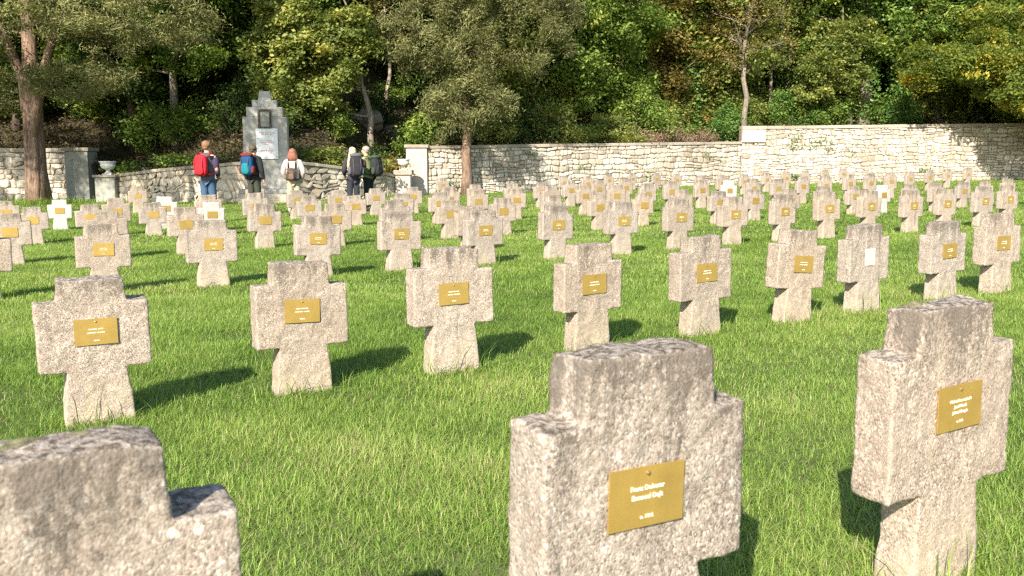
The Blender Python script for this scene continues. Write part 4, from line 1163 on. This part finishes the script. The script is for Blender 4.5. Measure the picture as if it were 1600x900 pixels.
tree('cypress_tree', 'big old cypress with wide ribbed trunk in front of the left wall', (-18.75, 35.7, gz(-18.7)), w, M['bark_cyp'],
     [leaves_np(E_, 120, (.36, .36, .17), .085, RG, aspect=.38, droop=.20, up=.2, cvar=.15, tone=.52)], M['leaf_cyp'])
# 2 cypress with the slim bare trunk in front of the long wall
w, E_ = grow(9.5, .235, 42, [((.25, -1.1, 5.6), (1.3, .7, 1.3), 50), ((.2, -1.2, 8.2), (1.7, .8, 1.8), 70), ((.15, -.9, 3.75), (1.95, 1.3, 1.0), 75), ((-2.0, -.3, 6.9), (1.7, 1.5, 1.9), 70), ((3.0, -.2, 7.2), (2.0, 1.6, 2.3), 90), ((.4, -.6, 9.6), (3.6, 2.6, 2.4), 110), ((-.9, .3, 5.3), (.8, .8, .6), 12)], first=.25, wig=.07)
tree('cypress_tree', 'cypress with slim bare trunk standing before the long white wall', (-1.94, 38.75, gz(-2)), w, M['bark_cyp'],
     [leaves_np(E_, 110, (.27, .27, .24), .085, RG, aspect=.38, up=.1, cvar=.15, tone=.58)], M['leaf_cyp'])
# 3 light maple right of the monument
x, y = at(588, 38.9)
w, E_ = grow(7.5, .15, 43, [((-2.6, -1.4, 4.1), (2.5, 1.6, 2.1), 140), ((-.6, -1.0, 5.4), (1.6, 1.4, 1.0), 36), ((-3.5, -1.0, 6.4), (1.6, 1.4, 1.1), 36), ((-2.6, -.6, 2.2), (1.5, 1.2, .7), 22)], lean=(-1.2, -.6), first=.16)
tree('maple_tree', 'light yellow-green maple glowing in the sun just right of the memorial', (x, y, hz(x, y)), w, M['bark_grey'],
     [leaves_np(E_, 105, (.30, .30, .20), 0.082, RG, aspect=1.2, cvar=.16, tone=.52)], M['leaf_yel'])
# 4 trees of the dark left part
for k, (px, yy, H, lean, seed, lab) in enumerate([
        (283, 39.5, 11.5, (1.2, -2.6), 51, 'dark leaning tree with mottled trunk between the cypress and the memorial'),
        (215, 41, 12, (1.0, -2.2), 52, 'slim dark tree between the big cypress and the memorial'),
        (165, 44, 13, (-.5, -1.5), 53, 'dark tree behind the left terrace, partly hidden by cypress boughs'),
        (378, 42.5, 12.5, (.0, -2.0), 54, 'tall tree standing right behind the memorial'),
        (340, 43.0, 12.0, (.5, -2.0), 55, 'dark tree up the slope between the mottled trunk and the memorial'),
        (440, 48.0, 12.0, (.3, -.5), 56, 'tall tree up the slope between the memorial and the maple')]):
    x, y = at(px, yy)
    w, E_ = grow(H, .19, seed, [((lean[0] * .3, -1.0, 4.6), (2.4, 1.8, 1.7), 50), ((lean[0] * .6, -1.6, 7.2), (2.8, 2.2, 2.0), 90), ((lean[0], -2, 10), (3.2, 2.6, 2.2), 80)] + ([((1.6, -8.6, 4.5), (.9, .7, .6), 26)] if k == 3 else []), lean=lean, first=.26)
    tree('woodland_tree', lab, (x, y, hz(x, y)), w, M['bark_grey'] if k == 0 else M['bark_dark'],
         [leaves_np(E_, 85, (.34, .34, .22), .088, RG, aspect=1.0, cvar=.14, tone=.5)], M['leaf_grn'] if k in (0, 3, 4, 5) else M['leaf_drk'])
# unseen trees, added left of the view for their shade; their crowns throw the dappled shade on the memorial and the left wall
for k, (x, y, H, bl, lab) in enumerate([(-15.8, 22.5, 13, [((2.9, -.2, 9.1), (2.1, 1.8, 2.7), 110), ((-.8, .8, 9.3), (2.3, 2.0, 1.9), 70)], 'unseen tall cypress added beside the lawn to shade the memorial'),
        (-20.8, 25.0, 12, [((.3, .2, 9.8), (2.8, 2.2, 1.7), 75)], 'unseen cypress added beside the lawn to shade the left urn'),
        (-26.5, 25.5, 12, [((.3, .2, 10.0), (2.7, 2.2, 1.7), 65)], 'unseen cypress farthest to the left, added to shade the left wall')]):
    w, E_ = grow(H, .3, 90 + k, bl, first=.45)
    tree('cypress_tree', lab, (x, y, gz(x)), w, M['bark_cyp'], [leaves_np(E_, (85, 110, 110)[k], (.36, .36, .30), .085, RG, aspect=.6, cvar=.14)], M['leaf_cyp'])
# 5 bare twiggy tree
def twiggy(px, yy, H, seed, lab, reach=2.4, r0=.15, leaf=14, lm='leaf_aut', bark='twig', lean=(0, 0), first=.3):
    w, E_ = skeleton(H, r0, seed, first=first, nl=24, reach=reach, upw=.7, nsub=9, lean=lean)
    x, y = at(px, yy)
    tree('bare_tree', lab, (x, y, hz(x, y)), w, M[bark], [leaves_np(pick(E_, .6, seed), leaf, (.3, .3, .25), .07, RG, aspect=.9, cvar=.15, tone=.5)], M[lm])
twiggy(935, 48.5, 8.0, 61, 'half-bare tree with pale twigs above the middle of the long wall', 2.9, .13, 12, lm='leaf_yel')
twiggy(1010, 50.5, 8.5, 62, 'thin half-bare tree left of the ivy-covered trunk', 2.2, .12, 20, lm='leaf_yel', bark='bark_grey')
twiggy(1157, 48.9, 9.5, 63, 'straight slim tree at the corner where the high wall begins', 2.4, .16, 10, bark='bark_grey')
twiggy(1195, 52.0, 9.0, 64, 'leaning thin tree above the left end of the high wall', 2.4, .10, 22, lm='leaf_yel', bark='bark_grey', lean=(1.2, 0))
twiggy(1120, 51.5, 9.5, 65, 'autumn-brown thin tree behind the slim corner tree', 3.0, .12, 26)
twiggy(1225, 54.0, 11.0, 66, 'brownish fine-twigged tree high above the high wall', 3.6, .14, 26)
twiggy(610, 44.0, 8.5, 67, 'thin bare tree behind the maple, beside the cypress', 2.0, .10, 10)
# 6 ivy-clad trunk
def ivy_tree(px, yy, H, r0, seed, lab, bark, crown, ivy_to=.8, lean=(0, 0), reach=3.0, dens=55, ivn=5000, first=.5, ivm='ivy', ivr=.28, size=.12):
    w, E_ = skeleton(H, r0, seed, first=first, nl=20, reach=reach, upw=.5, nsub=5, lean=lean)
    x, y = at(px, yy)
    r = tree('ivy_clad_tree', lab, (x, y, hz(x, y)), w, M[bark], [leaves_np(E_, dens, (.40, .40, .3), size, RG, aspect=.9, cvar=.15)], M[crown])
    n = ivn; f = RG.uniform(0, ivy_to, n); a = RG.uniform(0, 2 * np.pi, n); rr = r0 + np.abs(RG.normal(.05, ivr, n)) * (.4 + .6 * np.abs(np.sin(f * 9 + seed)))
    P = np.stack([np.cos(a) * rr + lean[0] * f ** 1.5, np.sin(a) * rr + lean[1] * f ** 1.5, f * H], 1)
    link(bpy.data.objects.new('ivy', leaf_mesh('ivy', [leaves_np(P, 1, .02, .10, RG, aspect=1.1)], M[ivm])), r)
ivy_tree(1075, 50.5, 11, .26, 71, 'tall tree whose dark trunk is wrapped in ivy, above the end of the low wall', 'bark_dark', 'leaf_grn')
ivy_tree(1340, 51.2, 11, .40, 72, 'thick gnarled trunk with light ivy, standing on the high wall', 'bark_grey', 'leaf_grn', .75, (-.3, -.5), 3.6, 60, 2600, .30)
ivy_tree(1392, 51.6, 9, .16, 73, 'ivy column right of the thick gnarled trunk', 'bark_dark', 'ivy', .95, (0, 0), 1.6, 60, 5200, .6, ivr=.42)
# 7 light green boughs left of the thick trunk
x, y = at(1318, 50.6)
w, E_ = grow(6.6, .14, 74, [((-1.3, -1.0, 3.4), (1.9, 1.4, 1.3), 70), ((-.6, -.8, 5.0), (2.0, 1.4, 1.0), 46), ((-2.4, -.8, 2.0), (1.2, 1.0, .9), 26)], lean=(-.8, -.5), first=.2)
tree('hazel_tree', 'light green leafy tree on the high wall, left of the thick gnarled trunk', (x, y, hz(x, y)), w, M['bark_grey'], [leaves_np(E_, 95, (.29, .29, .20), .082, RG, aspect=1.1, cvar=.14, tone=.45)], M['leaf_yel'])
# 8 big overhanging trees at the right
x, y = at(1560, 51.8)
z = hz(x, y)
w, E_ = grow(9.5, .30, 81, [((-1.6, -4.8, 5.6 - z), (3.0, 1.5, 1.5), 120), ((-2.0, -3.6, 8 - z), (3.8, 2.4, 1.9), 170), ((-1.2, -7.2, 5.0 - z), (3.2, 1.4, 1.5), 150), ((-4.6, -6.2, 6.3 - z), (1.9, 1.3, .9), 60), ((.6, -7.0, 3.0 - z), (2.0, 1.0, .8), 60), ((-7.0, -5.0, 6.4 - z), (1.6, 1.3, 1.1), 60), ((1.0, -2.6, 11 - z), (4.0, 3.0, 1.8), 90)], lean=(.2, -1.6), first=.2)
tree('overhanging_tree', 'big green and golden tree leaning over the right end of the high wall', (x, y, hz(x, y)), w, M['bark_dark'], [leaves_np(E_, 110, (.34, .34, .20), .090, RG, aspect=.8, droop=.18, cvar=.20, tone=.40)], M['leaf_yel2'])
x, y = at(1455, 51.8)
w, E_ = grow(10, .26, 82, [((.3, -2.9, 3.6), (2.4, 1.6, 1.5), 80), ((0, -2.4, 6.0), (3.0, 2.2, 2.0), 120), ((0, -2.0, 8.6), (3.4, 2.6, 1.8), 80)], lean=(.2, -1.2), first=.25)
tree('overhanging_tree', 'dense green tree on the high wall, left of the golden-leaved one', (x, y, hz(x, y)), w, M['bark_dark'], [leaves_np(E_, 105, (.33, .33, .22), .090, RG, aspect=.8, droop=.15, cvar=.16, tone=.5)], M['leaf_grn'])
x, y = 33.0, 51.5
w, E_ = grow(9, .26, 83, [((-2.0, -4.8, .9), (2.6, 1.5, 1.7), 110), ((-2.4, -7.4, 2.2), (2.2, 1.4, 1.4), 60), ((-1, -3.8, 4.6), (3.6, 2.4, 2.4), 120)], lean=(-.6, -1.6), first=.2)
tree('overhanging_tree', 'green tree whose low boughs hang over the wall at the right edge', (x, y, hz(x, y)), w, M['bark_dark'], [leaves_np(E_, 100, (.34, .34, .24), .090, RG, aspect=.8, droop=.2, cvar=.16, tone=.5)], M['leaf_grn'])

# 9 wood behind: prototypes, then copies with parts
protos = []
for k, (H, r0, nl, reach, lm, bark, tone, first) in enumerate([
        (11, .17, 40, 3.6, 'leaf_grn', 'bark_dark', .5, .06), (12, .20, 38, 3.8, 'leaf_drk', 'bark_dark', .6, .08),
        (9, .14, 38, 3.3, 'leaf_yel', 'bark_dark', .42, .05), (10, .15, 36, 3.4, 'leaf_aut', 'bark_grey', .40, .06),
        (12, .20, 34, 3.5, 'leaf_cyp', 'bark_cyp', .5, .10)]):
    w, E_ = skeleton(H, r0, 200 + k, first=first, nl=nl, reach=reach, upw=.4, nsub=5)
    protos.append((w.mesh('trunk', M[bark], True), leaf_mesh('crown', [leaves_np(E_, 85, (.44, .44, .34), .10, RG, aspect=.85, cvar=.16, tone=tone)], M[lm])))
kinds = ['green-leaved', 'dark-leaved', 'yellow-green', 'autumn-tinted', 'olive evergreen']
rgt = random.Random(17)
spots = []
for rowi, (dd, st) in enumerate([(3.9, 3.0), (7.5, 3.4), (12, 4.0), (17, 4.6), (23, 5.6), (30, 7.0)]):
    x = -34 - rowi * 2
    while x < 42 + rowi * 4:
        xx = x + rgt.uniform(-1.3, 1.3); d_ = dd + rgt.uniform(-1.2, 1.2)
        y = wy(xx) + d_
        px = 800 + xx / y * FPX
        if rowi == 0 and (340 < px < 640 or 1300 < px < 1400): x += st; continue
        if 590 < px < 690 and y < 41: x += st; continue
        # kind by region of the photograph
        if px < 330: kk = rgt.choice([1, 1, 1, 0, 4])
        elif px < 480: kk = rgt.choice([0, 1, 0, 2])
        elif px < 700: kk = rgt.choice([2, 0, 1, 3])
        elif px < 900: kk = rgt.choice([4, 4, 2, 0])
        elif px < 1240: kk = rgt.choice([3, 2, 2, 0, 2])
        else: kk = rgt.choice([0, 0, 2, 1, 0])
        spots.append((rowi, px, xx, y, kk)); x += st
zones = [(-1e9, 60, 'at the far left edge'), (60, 330, 'behind the big cypress'), (330, 480, 'behind the memorial'), (480, 680, 'behind the maple'), (680, 880, 'behind the slim-trunked cypress'), (880, 1150, 'above the long low wall'), (1150, 1330, 'above the high wall, left half'), (1330, 1500, 'behind the gnarled trunk'), (1500, 1e9, 'at the right edge')]
depth = ['first rank', 'second rank', 'third rank', 'fourth rank', 'fifth rank', 'hilltop rank']
cntz = {}
for rowi, px, xx, y, kk in sorted(spots):
    z = [q for q in zones if q[0] <= px < q[1]][0][2]
    key = (rowi, kk, z); c = cntz.get(key, 0); cntz[key] = c + 1
    s = rgt.uniform(.82, 1.18)
    r = empty('woodland_tree', (xx, y, hz(xx, y) - .1), rgt.uniform(0, 6.28)); r.scale = (s, s, s * rgt.uniform(.9, 1.1))
    tag(r, '%s tree %s, %s uphill%s' % (kinds[kk], z, depth[rowi], ('', ', second of these', ', third of these', ', fourth of these', ', fifth of these')[min(c, 4)]), 'tree', 'trees of the wooded hillside')
    link(bpy.data.objects.new('trunk', protos[kk][0]), r); link(bpy.data.objects.new('crown', protos[kk][1]), r)

# 10 shrubs, brush, vines and rocks above the walls
def bush(name, lab, x, y, W, D, Hh, n, lm, size=.075, z=None, cat='shrub', stems=10, seed=0, tone=.5, group='shrubs and brush above the walls'):
    rg = random.Random(seed); z0 = hz(x, y) if z is None else z
    r = empty(name, (x, y, z0)); tag(r, lab, cat, group)
    m = MB(); C = []
    for k in range(stems):
        a = rg.uniform(0, 6.28); q = rg.uniform(.2, 1)
        tx, ty, tz = math.cos(a) * W * .5 * q, math.sin(a) * D * .5 * q, Hh * rg.uniform(.45, 1.0) * (1.1 - .5 * q)
        pts = [(tx * .15, ty * .15, -.1), (tx * .5 + rg.uniform(-.1, .1), ty * .5, tz * .6), (tx, ty, tz)]
        m.tube(pts, [.018, .012, .005], 4, cap=False); C += [pts[2], tuple(Vector(pts[1]).lerp(Vector(pts[2]), .5)), (pts[1][0], pts[1][1], pts[1][2] * .7)]
        for s in range(3):
            e = (pts[2][0] + rg.uniform(-.3, .3), pts[2][1] + rg.uniform(-.3, .3), pts[2][2] + rg.uniform(-.1, .25))
            m.tube([pts[1], e], [.007, .003], 3, cap=False); C.append(e)
    m.build('stems', M['twig'], r)
    link(bpy.data.objects.new('foliage', leaf_mesh('foliage', [leaves_np(C, max(4, n // len(C)), (W * .11, D * .12, Hh * .13), size, RG, aspect=.9, cvar=.16, tone=tone)], M[lm])), r)
    return r
BS = [  # px, dist behind wall, W, D, H, n, material, description
    (505, .9, 2.6, 1.2, .9, 2600, 'leaf_yel', 'yellow-green ground plants above the right terrace wall beside the memorial'),
    (560, 1.0, 2.2, 1.2, .6, 2200, 'leaf_yel', 'low leafy plants above the terrace wall behind the blond woman'),
    (605, 1.1, 1.8, 1.2, .6, 1800, 'leaf_aut', 'reddish low plants beside the right urn'),
    (300, 1.0, 2.6, 1.0, .6, 1900, 'leaf_grn', 'green weeds above the shaded left terrace wall, left of the red backpack'),
    (210, .9, 2.0, 1.0, .5, 1200, 'leaf_grn', 'small green weeds right behind the left urn'),
    (668, 1.8, 2.2, 1.6, 1.9, 4600, 'leaf_grn', 'bush behind the bright pillar, left of the slim cypress trunk'),
    (700, 1.3, 2.0, 1.4, 1.2, 3200, 'leaf_cyp', 'olive bush rising over the long wall at the slim cypress trunk'),
    (775, 1.3, 2.4, 1.4, 1.1, 3400, 'leaf_yel', 'yellowish bush over the long wall, right of the slim cypress trunk'),
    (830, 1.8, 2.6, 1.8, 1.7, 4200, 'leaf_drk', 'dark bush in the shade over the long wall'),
    (875, 1.2, 2.6, 1.5, 1.2, 3800, 'leaf_yel', 'sunlit yellow-green bush over the middle of the long wall'),
    (920, 1.1, 2.4, 1.4, 1.0, 3400, 'leaf_grn', 'low green bush below the half-bare tree'),
    (965, 1.1, 2.2, 1.3, .9, 2800, 'leaf_yel', 'light bush below and right of the half-bare tree'),
    (1000, .9, 2.2, 1.2, .8, 1500, 'leaf_brn', 'tangle of dry brown brush on the long wall, left heap'),
    (1045, .9, 2.6, 1.2, 1.0, 2200, 'leaf_brn', 'reddish dry brush heap near the right end of the long wall'),
    (1090, 1.0, 1.8, 1.2, .9, 1500, 'leaf_brn', 'dry brush at the foot of the ivy-covered trunk'),
    (1125, 1.2, 2.0, 1.3, 2.2, 5200, 'ivy', 'fresh green vine thicket left of the slim corner tree'),
    (1180, 2.0, 2.6, 1.8, 2.0, 5600, 'leaf_yel', 'bright green thicket on the high wall, right of the corner tree'),
    (1225, 1.6, 3.0, 1.6, 2.1, 6000, 'ivy', 'leafy vine thicket above the high wall, left part'),
    (1275, 1.5, 2.6, 1.5, 1.5, 4800, 'leaf_grn', 'green thicket above the high wall, left of the gnarled trunk'),
    (1400, 1.2, 2.0, 1.2, 1.6, 4200, 'ivy', 'ivy thicket on the high wall, right of the gnarled trunk'),
    (1585, .7, 3.2, 1.8, 2.2, 6000, 'leaf_grn', 'green bush hanging at the right end of the high wall'),
    (860, 4.0, 3.4, 2.4, 3.4, 7000, 'leaf_yel', 'tall yellow-green shrub in the wood over the long wall'),
    (985, 3.2, 3.0, 2.4, 3.0, 6500, 'leaf_grn', 'tall green shrub between the half-bare tree and the ivy trunk'),
    (1040, 3.6, 2.6, 2.2, 2.6, 5000, 'leaf_yel', 'loose yellow-green shrub just left of the ivy trunk'),
]
for k, (px, dd, W, D, Hh, n, lm, lab) in enumerate(BS):
    x = (px - 800) / FPX * 45
    for _ in range(12): x = (px - 800) / FPX * (wy(x) + dd)
    y = wy(x) + dd + (.0 if px < 640 else .0)
    bush('dry_brush' if lm == 'leaf_brn' else 'shrub', lab, x, y, W, D, Hh, n, lm, .07 if lm != 'leaf_brn' else .05, seed=300 + k, stems=12 if lm != 'leaf_brn' else 40, cat='brush' if lm == 'leaf_brn' else 'shrub')
# vines creeping on the face of the high wall and along copings
def creeper(lab, pts, n, seed, spread=(.28, .02, .12), size=.05, lm='ivy'):
    rg = random.Random(seed); r = empty('wall_creeper', pts[0]); tag(r, lab, 'creeper', 'creepers on the stone walls')
    C = [(p[0] - pts[0][0], p[1] - pts[0][1], p[2] - pts[0][2]) for p in pts]
    link(bpy.data.objects.new('leaves', leaf_mesh('leaves', [leaves_np(C, n, spread, size, RG, aspect=1.0, tone=.5)], M[lm])), r)
def face_y(x): return (38.65 + (x + 3.6) / 15.8 * 9.7 if x < 12.2 else 48.42 + (x - 13.5) * .0565) - .12
for k, (px, zz, n, lab) in enumerate([(1270, 2.75, 60, 'creeper hanging below the coping of the high wall, left strand'), (1235, 2.9, 50, 'creeper trailing at the left of the high wall top'), (1232, .75, 60, 'small green tuft growing from the foot of the high wall'), (827, 1.9, 26, 'small creeper on the long wall right of the slim cypress'), (905, 1.2, 20, 'tiny weed tuft in the long wall, below the half-bare tree'), (1010, .8, 24, 'tiny weed tuft low in the long wall, below the brush heap'), (1100, 1.9, 22, 'tiny weed tuft high in the long wall, below the ivy trunk'), (1330, 2.4, 24, 'tiny weed tuft in the high wall, below the gnarled trunk'), (1440, 1.1, 24, 'tiny weed tuft low in the high wall, left of the leaf shadow'), (700, .5, 30, 'weed tuft at the foot of the long wall, left of the slim trunk')]):
    x = (px - 800) / FPX * 47
    for _ in range(10): x = (px - 800) / FPX * face_y(x)
    rg = random.Random(k)
    creeper(lab, [(x + rg.uniform(-.9, .9) * (1 if n > 55 and zz > 1 else .35), face_y(x), zz - rg.uniform(0, .8) * (1 if zz > 2 else .25)) for _ in range(9)], n // 4, k)
# rocks on the slope
for k, (px, dd, s, lab) in enumerate([(645, 1.2, .70, 'grey limestone outcrop behind the right urn, largest'), (618, 6.5, .6, 'grey rock left of the large outcrop'), (578, 7.0, .7, 'dim boulder in the undergrowth above the blond woman'), (516, 1.2, .26, 'small pale stone lying above the terrace wall right of the memorial'), (235, 1.2, .22, 'small pale stone in the weeds behind the left terrace wall'), (660, 3.0, .85, 'upper grey rock of the outcrop'), (1015, 2.6, .7, 'grey rock behind the dry brush')]):
    x = (px - 800) / FPX * 42
    for _ in range(12): x = (px - 800) / FPX * (wy(x) + dd)
    y = max(wy(x) + dd, 40.6 if 600 < px < 680 else 0)
    x = (px - 800) / FPX * y
    m = MB(); m.ico((0, 0, 0), (s, s * .8, s * .8), 4, jit=.75, seed=k * 13 + 2)
    o = m.build('rock', M['rock'], None, attr=True); o.location = (x, y, hz(x, y) + s * .25); tag(o, lab, 'rock')

# undergrowth: shrubs of four kinds all over the foot of the slope, as copies
sh = []
for k, (lm, n, size) in enumerate([('leaf_drk', 2600, .075), ('leaf_grn', 3000, .07), ('leaf_yel', 3000, .07), ('leaf_aut', 1800, .06)]):
    b = bush('shrub', 'x', 0, 0, 2.3, 1.9, 1.7, n, lm, size, z=0, seed=500 + k, stems=14)
    sh.append([c.data for c in b.children]); 
    for c in list(b.children): bpy.data.objects.remove(c)
    bpy.data.objects.remove(b)
shn = ['dark green', 'green', 'yellow-green', 'autumn-tinted']
cs = {}
spots = []
for rowi, (dd, st) in enumerate([(2.3, 1.9), (4.4, 2.2), (6.8, 2.6), (9.6, 3.0)]):
    x = -27.0
    while x < 36:
        xx = x + rgt.uniform(-.7, .7); d_ = dd + rgt.uniform(-.7, .7); y = wy(xx) + d_; px = 800 + xx / y * FPX
        x += st
        if 590 < px < 690 and y < 40.2: continue
        if -80 < px < 1680:
            if px < 480: kk = rgt.choice([0, 0, 0, 1])
            elif px < 660: kk = rgt.choice([0, 1, 0, 3])
            elif px < 900: kk = rgt.choice([0, 1, 2])
            elif px < 1150: kk = rgt.choice([1, 2, 3, 3])
            else: kk = rgt.choice([0, 1, 1, 2])
            if px < 480 and rowi == 0: continue
            spots.append((rowi, px, xx, y, kk))
for rowi, px, xx, y, kk in sorted(spots):
    z = [q for q in zones if q[0] <= px < q[1]][0][2]
    key = (rowi, kk, z); c = cs.get(key, 0); cs[key] = c + 1
    s = rgt.uniform(.75, 1.2)
    r = empty('shrub', (xx, y, hz(xx, y) - .05), rgt.uniform(0, 6.28)); r.scale = (s, s, s * rgt.uniform(.8, 1.25))
    tag(r, '%s bush %s, %s%s' % (shn[kk], z, ('wall edge', 'second line', 'third line', 'fourth line')[rowi], ('', ', second of these', ', third of these', ', fourth of these', ', fifth of these')[min(c, 4)]), 'shrub', 'undergrowth shrubs of the wooded slope')
    link(bpy.data.objects.new('stems', sh[kk][0]), r); link(bpy.data.objects.new('foliage', sh[kk][1]), r)
# ground cover on the slope
n = 90000
X = RG.uniform(-30, 38, n); Dd = np.abs(RG.normal(0, 5.5, n)) + .3
gxs = np.linspace(-31, 39, 141)
Wy = np.interp(X, [q[0] for q in WL], [q[1] for q in WL])
Y = Wy + Dd
Zt = np.array([[hz(a, wy(a) + d_) for a in gxs] for d_ in np.linspace(0, 30, 61)])
fi = np.clip((X + 31) / .5, 0, 139.99); fj = np.clip(Dd / .5, 0, 59.99)
i0 = fi.astype(int); j0 = fj.astype(int)
Zb = Zt[j0, i0] * (1 - fi + i0) * (1 - fj + j0) + Zt[j0, i0 + 1] * (fi - i0) * (1 - fj + j0) + Zt[j0 + 1, i0] * (1 - fi + i0) * (fj - j0) + Zt[j0 + 1, i0 + 1] * (fi - i0) * (fj - j0)
P = np.stack([X, Y, Zb + np.abs(RG.normal(0, .16, n)) + .02], 1)
o = link(bpy.data.objects.new('undergrowth', leaf_mesh('undergrowth', [leaves_np(P, 1, .03, .07, RG, aspect=.9, tone=.42, cvar=.2)], M['litter'])))
tag(o, 'low weeds and fallen leaves covering the wooded slope', 'undergrowth', kind='stuff')
